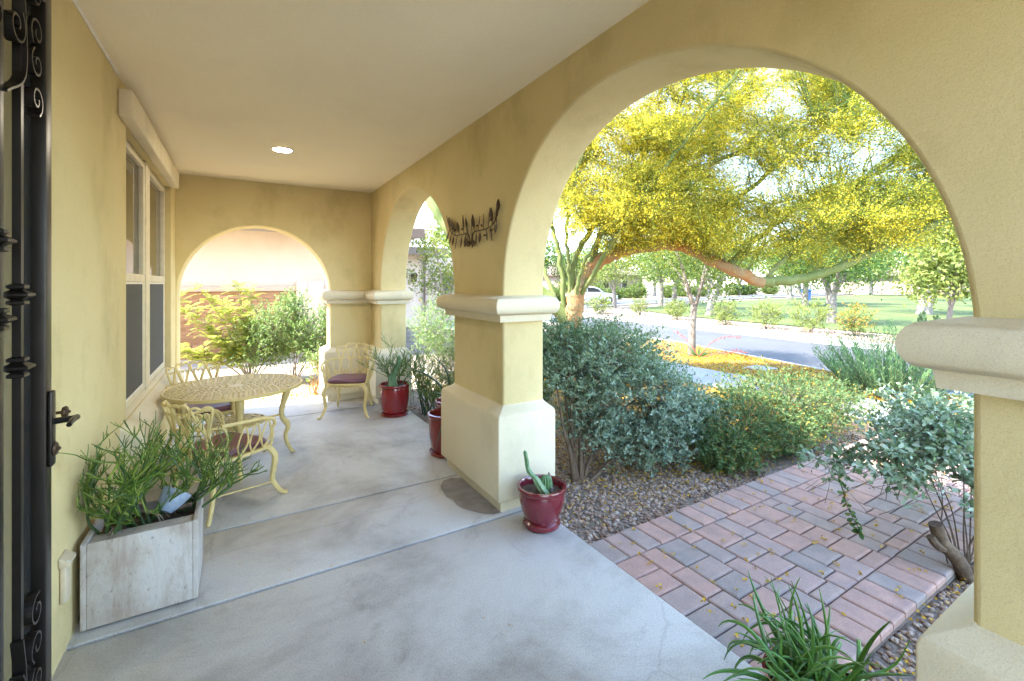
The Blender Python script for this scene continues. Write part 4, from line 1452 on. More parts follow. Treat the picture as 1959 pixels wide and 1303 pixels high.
def shrub(name, label, cat, base, blobs, twig, per, leaf, w, mat, bark, stems=7, lift=0.25, hexa=False, stem_r=0.014, twig_r=0.0016, group=None, out=1.0, droop=0.0, top=None, flowers=None, spread=0.75, twmat=None):
    """blobs: (centre, radii, number of twigs, shell start); twigs carry leaves along their length"""
    t = thing(name, label, cat, base, group)
    base = np.array(base)
    tips = []
    cen = []
    for c, r, n, lo in blobs:
        P = in_ellipsoid(n, c, r, lo)
        P[:, 2] = np.maximum(P[:, 2], base[2] + 0.03)
        tips.append(P)
        cen.append(np.repeat(np.array([c]), len(P), 0))
    T = np.concatenate(tips)
    C = np.concatenate(cen)
    n = len(T)
    outd = unit(T - C * np.array([1, 1, 1]))
    d = unit(outd * out + np.array([0, 0, lift]) + rng.normal(size=(n, 3)) * 0.35)
    ln = twig * rng.uniform(.6, 1.3, n)
    S = T - d * ln[:, None]
    tw = slivers(S - d * ln[:, None] * .5, T, twig_r)
    f = rng.uniform(0.0, 1.05, (n, per))
    P = S[:, None, :] + d[:, None, :] * (f * ln[:, None])[..., None]
    ang = rng.uniform(0, 2 * PI, (n, per))
    a = unit(np.cross(d, rand_dirs(n)))
    b = np.cross(d, a)
    side = a[:, None, :] * np.cos(ang)[..., None] + b[:, None, :] * np.sin(ang)[..., None]
    LD = unit(side * spread + d[:, None, :] * 0.6 + np.array([0, 0, .12])).reshape(-1, 3)
    P = P.reshape(-1, 3)
    sz_ = rng.choice([.55, .8, 1.0, 1.25, 1.5], len(P), p=[.15, .25, .3, .2, .1])
    L = leaf * sz_ * rng.uniform(.85, 1.15, len(P))
    W = w * sz_ * rng.uniform(.8, 1.15, len(P))
    Nrm = np.repeat(d, per, 0) + np.array([0, 0, .5])
    if top:
        zt, mat2, soft = top
        sel = rng.uniform(zt - soft, zt + soft, len(P)) < P[:, 2]
        for name_, m_, mm in (('foliage', ~sel, mat), ('upper_foliage', sel, mat2)):
            if m_.any():
                V, F = leaf_cards(P[m_], LD[m_], L[m_], W[m_], hexa, droop, Nrm[m_])
                np_mesh(name_, V, F, mm, t, kind='stuff')
    else:
        V, F = leaf_cards(P, LD, L, W, hexa, droop, Nrm)
        np_mesh('foliage', V, F, mat, t, kind='stuff')
    np_mesh('twigs', tw[0], tw[1], twmat or bark, t, kind='stuff')
    if stems:
        st = MB()
        rd = random.Random(len(label))
        pick = rng.choice(n, stems, replace=False)
        for i in pick:
            e = Vector(S[i])
            b0 = Vector(base) + Vector((rd.uniform(-.04, .04), rd.uniform(-.04, .04), -.03))
            mid = b0.lerp(e, .45) + Vector((rd.uniform(-.06, .06), rd.uniform(-.06, .06), .10 * (e - b0).length))
            pts = curve([b0, b0.lerp(mid, .5) + Vector((rd.uniform(-.03, .03), rd.uniform(-.03, .03), .02)), mid, e], 12)
            st.tube(pts, [stem_r * rd.uniform(.7, 1.2), stem_r * .25], 6)
        st.build('stems', bark, t, smooth=True)
    if flowers:
        fm, fn, fs = flowers
        idx = rng.choice(n, fn)
        Pf = T[idx] + rng.normal(0, .02, (fn, 3))
        V, F = leaf_cards(Pf, rand_dirs(fn), fs, fs * .9, False)
        np_mesh('blossoms', V, F, fm, t, kind='stuff')
    return t

shrub('sage_bush', 'large silvery blue-green sage bush beside the middle pier', 'shrub', (2.38, 2.90, -0.08),
      [((3.15, 3.05, 0.50), (0.70, 0.62, 0.42), 1150, .6), ((2.75, 3.15, 0.85), (0.62, 0.62, 0.38), 950, .55), ((3.30, 3.60, 0.84), (0.80, 0.70, 0.36), 850, .55), ((3.65, 3.05, 0.42), (0.42, 0.45, 0.34), 420, .5), ((2.55, 3.45, 0.98), (0.45, 0.45, 0.30), 420, .5), ((3.15, 2.80, 0.18), (0.60, 0.36, 0.24), 420, .4), ((3.75, 2.85, 0.25), (0.40, 0.40, 0.28), 300, .4), ((2.62, 3.05, 0.35), (0.35, 0.40, 0.30), 200, .4)],
      .17, 16, .026, .0125, 'sage', 'bark_brown', 12, .35, True, .020, .0016, top=(0.92, 'sage_top', .32))
# upright leading shoots above the sage
t = thing('sage_shoots', 'tall leafy green shoots standing up behind the sage bush', 'shrub', (3.3, 3.75, -0.1))
PP, DD = [], []
sv = []
for i in range(75):
    b0 = np.array([rng.uniform(2.75, 3.75), rng.uniform(3.3, 4.15), .85])
    h = rng.uniform(.25, .52) * (1 - .35 * max(0, (b0[0] - 3.2)))
    d = unit(np.array([rng.normal(0, .16) + .08, rng.normal(0, .16), 1.0]))
    k = int(h / .022)
    q = b0 + np.linspace(.05, 1, k)[:, None] * d * h
    PP.append(q)
    a = np.arange(k) * 2.4 + rng.uniform(0, 6)
    DD.append(np.stack([np.cos(a), np.sin(a), np.full(k, .9)], 1))
    sv.append((b0 - d * .3, b0 + d * h))
PP, DD = np.concatenate(PP), np.concatenate(DD)
V, F = leaf_cards(PP, DD, rng.uniform(.018, .03, len(PP)), rng.uniform(.010, .015, len(PP)), True)
np_mesh('foliage', V, F, 'sage_top', t, kind='stuff')
V, F = slivers(np.array([s[0] for s in sv]), np.array([s[1] for s in sv]), .003)
np_mesh('twigs', V, F, 'bark_brown', t, kind='stuff')

shrub('sprawling_shrub', 'sprawling green shrub between the sage bush and the paver path', 'shrub', (4.4, 2.85, -0.12),
      [((4.2, 2.66, 0.20), (0.85, 0.50, 0.36), 900, .4), ((4.95, 2.70, 0.30), (0.85, 0.62, 0.36), 900, .4), ((5.65, 2.6, 0.22), (0.6, 0.55, 0.30), 560, .4), ((3.75, 2.45, 0.08), (0.42, 0.30, 0.24), 360, .4), ((4.6, 2.36, 0.12), (0.6, 0.25, 0.20), 300, .4)],
      .16, 17, .030, .009, 'shrub', 'bark_brown', 14, .35, True, .010, .0015, flowers=('petal', 900, .014))
shrub('silver_bush', 'silver-leaved bush arching over the pavers beside the near pier', 'shrub', (3.42, 0.86, -0.08),
      [((3.75, 1.05, 0.62), (0.50, 0.34, 0.26), 240, .35), ((4.3, 1.2, 0.52), (0.80, 0.50, 0.36), 400, .35), ((3.35, 1.12, 0.50), (0.38, 0.28, 0.20), 90, .3), ((3.9, 0.75, 0.45), (0.5, 0.3, 0.3), 280, .35), ((3.35, 1.42, 0.42), (0.40, 0.22, 0.12), 40, .3)],
      .24, 13, .034, .0165, 'silver', 'bark_brown', 12, .15, True, .006, .0018)
# its cut main trunk and a hanging spray
t = thing('pruned_stump', 'short thick sawn-off brown branch at the foot of the silver bush', 'stump', (3.42, 0.88, -0.1))
mb = MB().tube(curve([(3.46, .84, -.10), (3.39, .88, .04), (3.33, .92, .12), (3.30, .94, .22)], 12), [.040, .034, .032], 9)
mb.tube(curve([(3.34, .91, .09), (3.29, .93, .11), (3.265, .95, .155)], 6), [.026, .020], 8)
mb.build('trunk', 'bark_brown', t, smooth=True)
t = thing('hanging_spray', 'single drooping leafy spray hanging in front of the pavers from the silver bush', 'branch', (3.1, 1.5, 0.4))
sp = curve([(3.55, 1.15, .56), (3.33, 1.33, .52), (3.20, 1.38, .43), (3.15, 1.33, .31), (3.10, 1.27, .20), (3.06, 1.20, .13)], 40)
MB().tube(sp, [.004, .002], 5).build('twig', 'bark_brown', t, smooth=True)
SP = np.array([tuple(p) for p in sp])
ii = np.repeat(np.arange(4, len(SP)), 2)
D_ = unit(rng.normal(size=(len(ii), 3)) + np.array([-.5, -.2, -.3]))
V, F = leaf_cards(SP[ii], D_, rng.uniform(.03, .045, len(ii)), rng.uniform(.016, .024, len(ii)), True)
V2, F2 = leaf_cards(np.repeat(SP[-1:], 9, 0), unit(rng.normal(size=(9, 3)) + np.array([-.8, -.3, 0])), np.full(9, .055), np.full(9, .026), True)
V, F = join_vf([(V, F), (V2, F2)])
np_mesh('leaves', V, F, 'shrub', t, kind='stuff')

# upright rosemary-like clump by the sidewalk
def upright(name, label, base, rx, ry, h, n, mat, seed, leaf=.035, w=.006):
    t = thing(name, label, 'shrub', base)
    PP, DD, s0, s1 = [], [], [], []
    for i in range(n):
        a, q = rng.uniform(0, 2 * PI), rng.uniform(0, 1) ** .5
        b0 = np.array([base[0] + rx * .45 * q * math.cos(a), base[1] + ry * .45 * q * math.sin(a), base[2]])
        d = unit(np.array([math.cos(a) * q * rx / h * .9 + rng.normal(0, .12), math.sin(a) * q * ry / h * .9 + rng.normal(0, .12), 1.0]))
        ln = h * rng.uniform(.6, 1.1) * (1.05 - .25 * q)
        k = int(ln / .016)
        f = np.linspace(.12, 1, k)[:, None]
        pts = b0 + d * ln * f + np.array([0, 0, .10]) * ln * f * f
        PP.append(pts)
        aa = rng.uniform(0, 2 * PI, k)
        DD.append(np.stack([np.cos(aa) * .8, np.sin(aa) * .8, np.full(k, 1.0)], 1) + d * .4)
        s0.append(b0)
        s1.append(pts[-1])
    PP, DD = np.concatenate(PP), np.concatenate(DD)
    V, F = leaf_cards(PP, DD, leaf * rng.uniform(.7, 1.2, len(PP)), w, False)
    np_mesh('foliage', V, F, mat, t, kind='stuff')
    V, F = slivers(np.array(s0), np.array(s1), .005)
    np_mesh('stems', V, F, 'bark_brown', t, kind='stuff')
    return t
upright('rosemary_clump', 'dense upright dark green needle-leaved clump by the sidewalk', (8.75, 3.05, -0.17), 1.25, 1.2, .95, 330, 'rosemary', 1, .06, .011)
upright('green_tuft', 'small leafy tuft on the gravel at the foot of the near pier', (2.95, .52, -0.08), .22, .2, .22, 24, 'bright', 1, .035, .014)

# onion-like plant at the bottom edge
pl = thing('curly_succulent', 'tangle of long curling green tubular leaves in front of the pavers', 'plant', (1.72, .98, 0.0))
rd = random.Random(21)
pc0 = Vector((1.69, .80, 0.12))
ob_ = MB()
for i in range(200):
    a = rd.uniform(0, 2 * PI)
    ln = rd.uniform(.16, .38)
    el = rd.uniform(.35, 1.35)
    b0 = pc0 + Vector((rd.uniform(-.10, .10), rd.uniform(-.10, .10), rd.uniform(-.04, .04)))
    d = Vector((math.cos(a) * math.cos(el), math.sin(a) * math.cos(el), math.sin(el)))
    p = b0
    pts = [p.copy()]
    sag = rd.choice([rd.uniform(.3, 1.0), rd.uniform(1.2, 2.6), rd.uniform(2.2, 3.6)])
    tw_ = rd.uniform(-2.2, 2.2)
    for k in range(11):
        f = k / 10
        d = (d + Vector((0, 0, -1)) * sag * .16 * f + Vector((-d.y, d.x, 0)) * tw_ * .10).normalized()
        p = p + d * ln / 11
        pts.append(p.copy())
    r0 = rd.uniform(.0045, .0105)
    ob_.tube(pts, [max(.0008, r0 * (1 - .85 * (k / 11) ** 2)) for k in range(12)], 6)
ob_.build('tubular_leaves', 'onion', pl, smooth=True, kind='stuff')
nb_ = MB()
horn = curve([pc0 + Vector((.05, -.02, .0)), pc0 + Vector((.18, -.08, .05)), pc0 + Vector((.27, -.135, .10)), pc0 + Vector((.31, -.165, .19))], 16)
nb_.tube(horn, [.009, .011, .010, .007, .001], 8)
nb_.build('thick_leaf', 'onion', pl, smooth=True)
bowl = MB().lathe([(.08, -.095), (.11, -.09), (.135, -.02), (.15, .06), (.155, .085), (.145, .088), (.135, .07), (.10, .055), (.001, .05)], (pc0.x, pc0.y, .097), 32)
bowl_t = thing('glazed_pot', 'dark red glazed pot beneath the curly succulent at the slab edge', 'pot', (pc0.x, pc0.y, 0), 'glazed flower pots')
bowl.build('pot_body', 'burgundy', bowl_t, smooth=True)

# shrubs beyond the end arch
def feather_shrub(label, base, tips, seed):
    t = thing('feathery_shrub', label, 'shrub', base)
    rd = random.Random(seed)
    st = MB()
    PP, DD, LL = [], [], []
    tw0, tw1 = [], []
    for tip in tips:
        c = curve([base, Vector(base).lerp(Vector(tip), .5) + Vector((0, 0, .15)), tip], 14)
        st.tube(c, [.012, .004], 6)
        for q in range(44):
            f = rd.uniform(.4, 1)
            p = np.array(c[int(f * (len(c) - 1))])
            d = unit(np.array([rd.uniform(-1, .7), rd.uniform(-.9, .5), rd.uniform(-.1, .8)]))
            ln = rd.uniform(.16, .30)
            k = 26
            ff = np.linspace(.1, 1, k)[:, None]
            rach = p + d * ln * ff + np.array([0, 0, -.12]) * ln * ff ** 2 * 3
            side = unit(np.cross(d, [0, 0, 1.0]))
            for s in (-1, 1):
                PP.append(rach)
                DD.append(np.repeat((side * s + d * .35)[None], k, 0))
                LL.append(.065 * np.sin(np.linspace(.5, 3.0, k)))
            tw0.append(p)
            tw1.append(rach[-1])
    PP, DD, LL = np.concatenate(PP), np.concatenate(DD), np.concatenate(LL)
    V, F = leaf_cards(PP, DD, LL, .0095, False, 0, np.repeat([[0, 0, 1.0]], len(PP), 0))
    np_mesh('fronds', V, F, 'feather', t, kind='stuff')
    V, F = slivers(np.array(tw0), np.array(tw1), .003)
    np_mesh('leaf_stalks', V, F, 'feather', t, kind='stuff')
    st.build('stems', 'bark_pale', t, smooth=True)
tips = [(-.9 + .19 * i + .1 * math.sin(i * 5), 8.6 + .25 * math.sin(i * 2.3), .95 + .5 * math.sin(.6 + i * .28) + .18 * math.cos(i * 3.1)) for i in range(12)]
tips += [(-.85 + .2 * i, 8.35, .55 + .2 * math.sin(i * 4)) for i in range(6)]
feather_shrub('sunlit yellow-green feathery shrub beyond the end arch against the brick', (.15, 8.7, -.1), tips, 4)
shrub('leafy_bush', 'glossy green leafy bush beyond the end arch, left of the corner pier', 'shrub', (.75, 8.2, -.08),
      [((.55, 8.3, .80), (.55, .45, .58), 620, .3), ((1.05, 8.1, .70), (.48, .42, .55), 520, .3), ((.25, 8.4, .55), (.55, .4, .45), 380, .3), ((.75, 8.4, 1.25), (.30, .3, .28), 110, .3), ((1.25, 8.0, 1.0), (.20, .25, .40), 90, .3)],
      .20, 14, .034, .017, 'bright', 'bark_grey', 12, .5, False, .010, .0016)
shrub('low_bush', 'small sparse bush rooted by the slab corner left of the corner pier', 'shrub', (.93, 7.15, -.08),
      [((.98, 7.2, .42), (.26, .25, .28), 70, .3)], .20, 12, .034, .016, 'bright', 'bark_orange', 8, .6, False, .008, .0015)
# shrubs seen through the second arch
shrub('leafy_bush', 'fine-leaved green bush framed by the small arch', 'shrub', (2.9, 7.2, -.1),
      [((2.75, 7.1, .85), (.45, .5, .55), 420, .3), ((3.15, 7.6, .5), (.5, .5, .5), 260, .3)], .18, 13, .032, .012, 'bright', 'bark_grey', 10, .5, False, .010, .0016, flowers=('orange', 10, .04))
shrub('leafy_bush', 'pale green arching bush behind the pot on the gravel', 'shrub', (2.55, 5.6, -.1),
      [((2.55, 5.7, .42), (.45, .55, .45), 380, .3), ((2.9, 6.2, .55), (.45, .5, .45), 240, .3)], .20, 12, .036, .010, 'lime', 'bark_grey', 10, .6, False, .009, .0016)
pencil_plant('upright thin green stems growing in the bed behind the bright red pot', (1.98, 5.35, -.06), (0.0, 0.0, .4), .95, 10, 41, None, .42, 4, 0)
pencil_plant('bushy thin green stems growing in the bed near the small arch', (2.05, 4.95, -.06), (0.0, 0.05, .4), .75, 8, 43, None, .5, 4, 0)
upright('hedge_shrub', 'dark green bushy shrub right of the small arch opening', (3.3, 5.3, -.1), .8, .8, .95, 200, 'shrub', 2, .05, .014)

# ------------------------------------------------------------------ the flowering palo verde
palo = thing('palo_verde_tree', 'large palo verde tree covered in yellow blossom arching over the yard', 'tree', (5.05, 6.35, -0.12))
LIMBS = {
    'trunk': ([(5.08, 6.33, -.2), (5.02, 6.35, .25), (5.04, 6.32, .8), (5.10, 6.27, 1.38)], .20, .155, 'bark_orange'),
    'A': ([(5.10, 6.27, 1.35), (5.16, 6.24, 1.53), (5.36, 6.05, 1.9), (5.64, 5.71, 2.12), (6.17, 5.04, 2.21), (6.54, 4.35, 1.8), (6.84, 3.94, 1.55)], .14, .085, 'bark_orange'),
    'A2': ([(6.80, 3.99, 1.57), (7.24, 3.47, 1.65), (7.67, 2.98, 1.95), (8.12, 2.47, 2.3), (8.48, 2.14, 2.58)], .075, .035, 'bark_green'),
    'B': ([(5.03, 6.32, .8), (5.01, 6.21, 1.94), (5.19, 5.86, 2.6), (5.43, 5.37, 3.37), (5.84, 4.77, 4.2), (5.86, 4.41, 5.03)], .06, .02, 'bark_green'),
    'C': ([(4.98, 6.38, .6), (4.84, 6.43, 2.04), (4.81, 6.67, 2.91), (5.0, 6.8, 4.39), (5.63, 6.65, 5.76)], .05, .018, 'bark_green'),
    'D': ([(5.06, 6.30, .95), (5.41, 5.85, 2.57), (5.79, 5.15, 3.12), (6.27, 4.17, 3.46), (6.87, 3.22, 3.83), (7.25, 2.53, 4.3)], .055, .016, 'bark_green'),
    'E': ([(5.60, 5.76, 2.08), (5.99, 5.62, 2.77), (6.75, 5.51, 3.47), (8.01, 5.22, 4.96)], .045, .014, 'bark_green'),
    'F': ([(6.54, 4.35, 1.82), (7.07, 4.16, 2.28), (8.03, 3.93, 2.88), (9.4, 3.57, 3.4), (10.69, 3.26, 3.88)], .055, .015, 'bark_green'),
    'G': ([(5.0, 6.35, .9), (4.5, 6.75, 1.5), (3.85, 7.40, 1.98), (3.45, 7.80, 2.40), (3.18, 8.10, 2.95), (2.79, 8.59, 4.23)], .12, .085, 'bark_green'),
    'H': ([(4.95, 6.4, .7), (4.86, 6.77, 1.58), (4.8, 7.38, 2.6), (4.89, 7.91, 4.16), (4.76, 8.34, 6.25)], .05, .015, 'bark_green'),
    'K': ([(5.08, 6.28, 1.2), (5.27, 5.0, 2.79), (5.59, 3.64, 4.28), (5.65, 2.44, 5.56)], .045, .014, 'bark_green'),
    'L': ([(6.84, 3.94, 1.58), (7.04, 3.59, 2.04), (7.37, 2.92, 2.45), (7.84, 2.17, 3.0)], .04, .015, 'bark_green'),
    'M': ([(6.17, 5.04, 2.2), (6.51, 4.6, 2.59), (6.94, 4.0, 3.19), (7.41, 3.48, 3.77), (7.98, 2.9, 4.55)], .05, .015, 'bark_green'),
    'N': ([(5.06, 6.30, .9), (5.00, 6.05, 1.7), (5.08, 5.75, 2.2), (5.35, 5.3, 2.9), (5.9, 4.6, 3.0)], .04, .014, 'bark_green'),
    'O': ([(5.02, 6.34, .85), (4.92, 6.25, 1.7), (4.75, 6.1, 2.5), (4.6, 5.6, 3.4), (4.5, 4.9, 4.3)], .04, .014, 'bark_green'),
}
NODES = []
for nm, (pts, r0, r1, mt_) in LIMBS.items():
    P = curve(pts, 36)
    rd = random.Random(nm)
    P = [p + Vector((rd.uniform(-.02, .02), rd.uniform(-.02, .02), rd.uniform(-.02, .02))) for p in P]
    P[0] = Vector(pts[0])
    MB().tube(P, [r0 * (1 + rd.uniform(-.06, .06)) + (r1 - r0) * i / (len(P) - 1) for i in range(len(P))], 12).build('trunk' if nm == 'trunk' else 'limb', mt_, palo, smooth=True)
    if nm != 'trunk':
        NODES += [np.array(p) for i, p in enumerate(P) if i > len(P) * .3]
NODES = np.array(NODES)
RT, FW = np.array([.857, -.515, 0]), np.array([.515, .857, 0])
cl = []
for lat, dep, z, rl, rd_, rz, n in ((3.0, 7.3, 4.1, 2.9, 1.5, 1.25, 250), (1.6, 7.9, 3.5, 1.7, 1.2, 1.2, 150), (5.3, 6.7, 3.4, 2.0, 1.3, 1.1, 95), (3.2, 6.6, 5.4, 3.2, 1.6, .9, 140), (2.6, 7.3, 2.65, 1.8, .8, .45, 110), (5.0, 6.6, 2.5, 1.5, .8, .5, 80), (-.9, 8.6, 4.2, .8, .7, .8, 26), (2.2, 7.5, 2.35, 1.4, .6, .30, 46), (4.2, 6.8, 2.2, 1.6, .6, .32, 34), (5.6, 6.5, 2.5, 1.2, .8, .5, 44), (5.9, 6.6, 4.2, 1.3, 1.0, .9, 60), (6.6, 6.3, 3.2, .9, .9, .9, 50)):
    d = rand_dirs(n) * (rng.uniform(.1, 1, n) ** .45)[:, None]
    cl.append(RT * (lat + d[:, :1] * rl) + FW * (dep + d[:, 1:2] * rd_) + np.array([0, 0, 1]) * (z + d[:, 2:3] * rz))
cl = np.concatenate(cl)
cl = cl[(cl[:, 2] > 1.85)]
br = MB()
tp, tq, fl_, ln_ = [], [], [], []
for c in cl:
    i = np.argmin(((NODES - c) ** 2 * np.array([1, 1, .8])).sum(1))
    s = NODES[i]
    mid = (s + c) / 2 + np.array([0, 0, .12]) + rng.normal(0, .08, 3)
    P = curve([s, mid, c], 8)
    L0 = np.linalg.norm(c - s)
    br.tube(P, [.007 + .006 * min(L0, 1.5), .003], 5, False)
    dirc = unit(c - s + np.array([0, 0, .2]))
    k = 46
    f = rng.uniform(.25, 1.0, k)
    idx = (f * (len(P) - 1)).astype(int)
    st0 = np.array([tuple(P[q]) for q in idx]) + rng.normal(0, .05, (k, 3))
    dd = unit(dirc * .75 + RT * .35 + rng.normal(size=(k, 3)) * np.array([.62, .62, .36]))
    ll = rng.uniform(.25, .75, k)[:, None]
    en = st0 + dd * ll - np.array([0, 0, .10]) * ll
    tp.append(st0)
    tq.append(en)
    lat = c @ RT
    dens = int(np.clip(820 - 150 * max(0, lat - 2.8), 170, 820) * rng.choice([.3, .7, 1.0, 1.3]))
    j = rng.integers(0, k, dens)
    g = rng.uniform(.15, 1.05, dens)[:, None]
    fl_.append(st0[j] + (en[j] - st0[j]) * g + rng.normal(0, .018, (dens, 3)))
br.build('branches', 'bark_green', palo, smooth=True, kind='stuff')
tp, tq = np.concatenate(tp), np.concatenate(tq)
# side twiglets
NT = 34000
j = rng.integers(0, len(tp), NT)
g = rng.uniform(.1, .95, NT)[:, None]
s0 = tp[j] + (tq[j] - tp[j]) * g
s1 = s0 + unit(unit(tq[j] - tp[j]) * .7 + rng.normal(size=(NT, 3)) * .5) * rng.uniform(.08, .22, NT)[:, None]
V, F = join_vf([slivers(tp, tq, .0036), slivers(s0, s1, .0026)])
np_mesh('green_twigs', V, F, 'palo_twig', palo, kind='stuff')
FL = np.concatenate(fl_)
V, F = leaf_cards(FL, rand_dirs(len(FL)), rng.uniform(.012, .024, len(FL)), rng.uniform(.011, .022, len(FL)), False)
np_mesh('blossom', V, F, 'flower', palo, kind='stuff')

# ------------------------------------------------------------------ trees of the street and the park
def make_tree(name, label, base, h, trunk_h, r0, crown, n_cl, per, leaf, mat, bark, seed, fork=2, group=None, lean=(0, 0), low=0.0):
    rd = random.Random(seed)
    t = thing(name, label, 'tree', base, group)
    b = Vector(base)
    tk = MB()
    top = b + Vector((lean[0], lean[1], trunk_h))
    P = curve([b - Vector((0, 0, .1)), b.lerp(top, .5) + Vector((rd.uniform(-.05, .05), rd.uniform(-.05, .05), 0)), top], 10)
    tk.tube(P, [r0 * 1.15, r0 * .85], 9)
    cc = b + Vector((lean[0], lean[1], trunk_h + (h - trunk_h) * .5 - low))
    rz = (h - trunk_h) * .5 + low
    tipsP = []
    for i in range(fork + 3):
        a = 2 * PI * i / (fork + 3) + rd.uniform(-.4, .4)
        e = cc + Vector((math.cos(a) * crown * .62, math.sin(a) * crown * .62, rz * rd.uniform(-.1, .75)))
        q = curve([top - Vector((0, 0, .15)), top.lerp(e, .45) + Vector((0, 0, .12 * rz)), e], 10)
        tk.tube(q, [r0 * .55, r0 * .16], 6)
        tipsP.append(e)
    tk.build('trunk', bark, t, smooth=True)
    d = rand_dirs(n_cl) * (rng.uniform(.25, 1, n_cl) ** .5)[:, None]
    c = np.array(cc) + d * np.array([crown, crown, rz]) * (0.82 + .3 * rng.uniform(-1, 1, (n_cl, 1)))
    cs = crown * .30
    k = n_cl * per
    L = np.repeat(c, per, 0) + rng.normal(size=(k, 3)) * np.array([cs, cs, cs * .55]) * .62
    D = unit(rng.normal(size=(k, 3)) + np.array([0, 0, -.45]))
    V, F = leaf_cards(L, D, leaf * rng.uniform(.7, 1.3, k), leaf * .42 * rng.uniform(.8, 1.2, k), False)
    np_mesh('crown', V, F, mat, t, kind='stuff')
    return t
TG = 'trees in the park across the street'
make_tree('street_tree', 'young forked tree by the kerb seen through the big arch', (9.25, 7.05, -.17), 4.0, 1.25, .085, 1.55, 110, 80, .08, 'tree', 'bark_grey', 3, 1, None, (.1, 0), .05)
make_tree('young_tree', 'young pale-leaved tree between the small arch and the neighbouring wing', (4.7, 11.6, -.1), 3.9, 1.0, .06, 1.25, 70, 60, .10, 'lime', 'bark_pale', 8, 2, None, (.1, -.1), .2)
park = [((21.9, 15.6), 5.0, 1.5, .20, 2.6, 'tree', 'dark trunked tree on the near lawn edge behind the forked kerb tree'),
        ((22.1, 9.75), 4.2, 1.35, .17, 2.1, 'tree_deep', 'rounded green tree on the lawn edge behind the orange flowering shrub'),
        ((18.6, 5.15), 3.9, 1.2, .07, 1.15, 'lime', 'thin pale young tree in the gravel strip next to the near pier'),
        ((33, 9.9), 6.0, 2.0, .33, 3.4, 'tree_deep', 'thick trunked bright green tree on the lawn close to the near pier'),
        ((43, 19.0), 5.8, 2.0, .24, 3.2, 'tree', 'leaning tree in the middle distance near the blue bin'),
        ((38, 18.6), 5.2, 1.9, .22, 2.8, 'tree', 'straight trunked tree in the shaded middle of the lawn'),
        ((28.5, 24.6), 5.2, 1.9, .18, 2.5, 'tree', 'tree with a slim dark trunk near the cross road kerb'),
        ((27.5, 19.5), 4.6, 1.5, .13, 2.1, 'lime', 'pale many-branched small tree on the lawn left of centre'),
        ((23, 24.0), 4.8, 1.4, .14, 2.2, 'lime', 'light green tree beside the parked car'),
        ((33, 27), 5.6, 1.9, .2, 2.8, 'tree', 'full green tree by the far kerb left of the lawn'),
        ((52, 27), 6.2, 2.1, .25, 3.4, 'tree_deep', 'broad tree at the far edge of the lawn'),
        ((60, 18), 7.0, 2.2, .3, 4.0, 'tree', 'tall distant tree at the back of the lawn right of centre'),
        ((47, 9.5), 6.2, 2.0, .28, 3.5, 'tree', 'distant tree on the open lawn near the park path')]
for i, ((x, y), h, th, r0, cr_, mt_, lb) in enumerate(park):
    make_tree('park_tree', lb, (x, y, zg(x, y) + (.02 if x > 19 else 0)), h * 1.12, th * .95, r0, cr_ * 1.22, 120, 55, .16 if x < 30 else .24, mt_, 'bark_grey', 40 + i, 2, TG, (random.uniform(-.3, .3), random.uniform(-.3, .3)))
far = [(20, 44), (26, 47), (32, 49), (38, 47), (45, 50), (52, 46), (60, 48), (68, 43), (76, 38), (80, 30), (82, 22), (84, 14), (84, 5), (30, 60), (44, 62), (60, 62), (74, 55), (14, 40), (10, 50), (90, 45)]
proto = make_tree('backdrop_tree', 'x', (0, 0, 0), 8.5, 2.2, .3, 4.2, 80, 45, .38, 'tree_deep', 'bark_grey', 90, 2, 'line of trees beyond the park')
proto2 = make_tree('backdrop_tree', 'x', (0, 0, 0), 7.5, 1.8, .25, 3.8, 80, 45, .36, 'tree', 'bark_grey', 91, 2, 'line of trees beyond the park')
for i, (x, y) in enumerate(far):
    src = (proto, proto2)[i % 2]
    o = src if i < 2 else copy_tree(src)
    o.location = (x, y, -.3)
    o.rotation_euler = (0, 0, i * 1.7)
    s_ = .85 + .3 * ((i * 7) % 5) / 5
    o.scale = (s_, s_, s_)
    o['label'] = 'distant green tree in the line beyond the park and the cross road'

BG = 'shrubs beyond the cross road'
bs = shrub('backdrop_shrub', 'rounded shrub in the planting beyond the cross road', 'shrub', (0, 0, 0), [((0, 0, .8), (1.5, 1.1, .95), 260, .35)], .35, 12, .17, .07, 'tree', 'bark_brown', 5, .5, False, .02, .006, group=BG)
for i in range(22):
    o = bs if i == 0 else copy_tree(bs)
    o.location = (17 + i * 3.3 + .7 * math.sin(i * 3), 35.5 + i * .55 + 1.2 * math.sin(i * 1.9), -.28)
    o.rotation_euler = (0, 0, i * 2.1)
    s_ = .8 + .55 * ((i * 5) % 7) / 7
    o.scale = (s_, s_, s_)
HG = 'rounded shrubs along the far kerb'
hedge = [((18.7, 17.6), .70, 'lime', 'lime green shrub by the far kerb near the parked car'), ((17.9, 14.5), .72, 'lime', 'lime shrub by the far kerb next to the forked kerb tree'), ((17.4, 11.6), .78, 'lime', 'pale rounded shrub by the far kerb right of the forked kerb tree'),
         ((17.4, 9.9), .80, 'lime', 'rounded pale shrub in the middle of the far kerb row'), ((17.3, 8.3), .88, 'lime', 'largest pale shrub of the far kerb row'), ((17.5, 7.0), .72, 'lime', 'orange-flowered shrub at the right end of the far kerb row')]
for i, ((x, y), r, m_, lb) in enumerate(hedge):
    shrub('kerb_shrub', lb, 'shrub', (x, y, -.19), [((x, y, .42 * r / .75), (r * .85, r * .85, .55 * r / .75), 210, .35)], .22, 11, .075, .022, m_, 'bark_brown', 6, .6, False, .012, .003, group=HG, flowers=('orange', 260, .05) if i == 5 else ('lime', 20, .05))
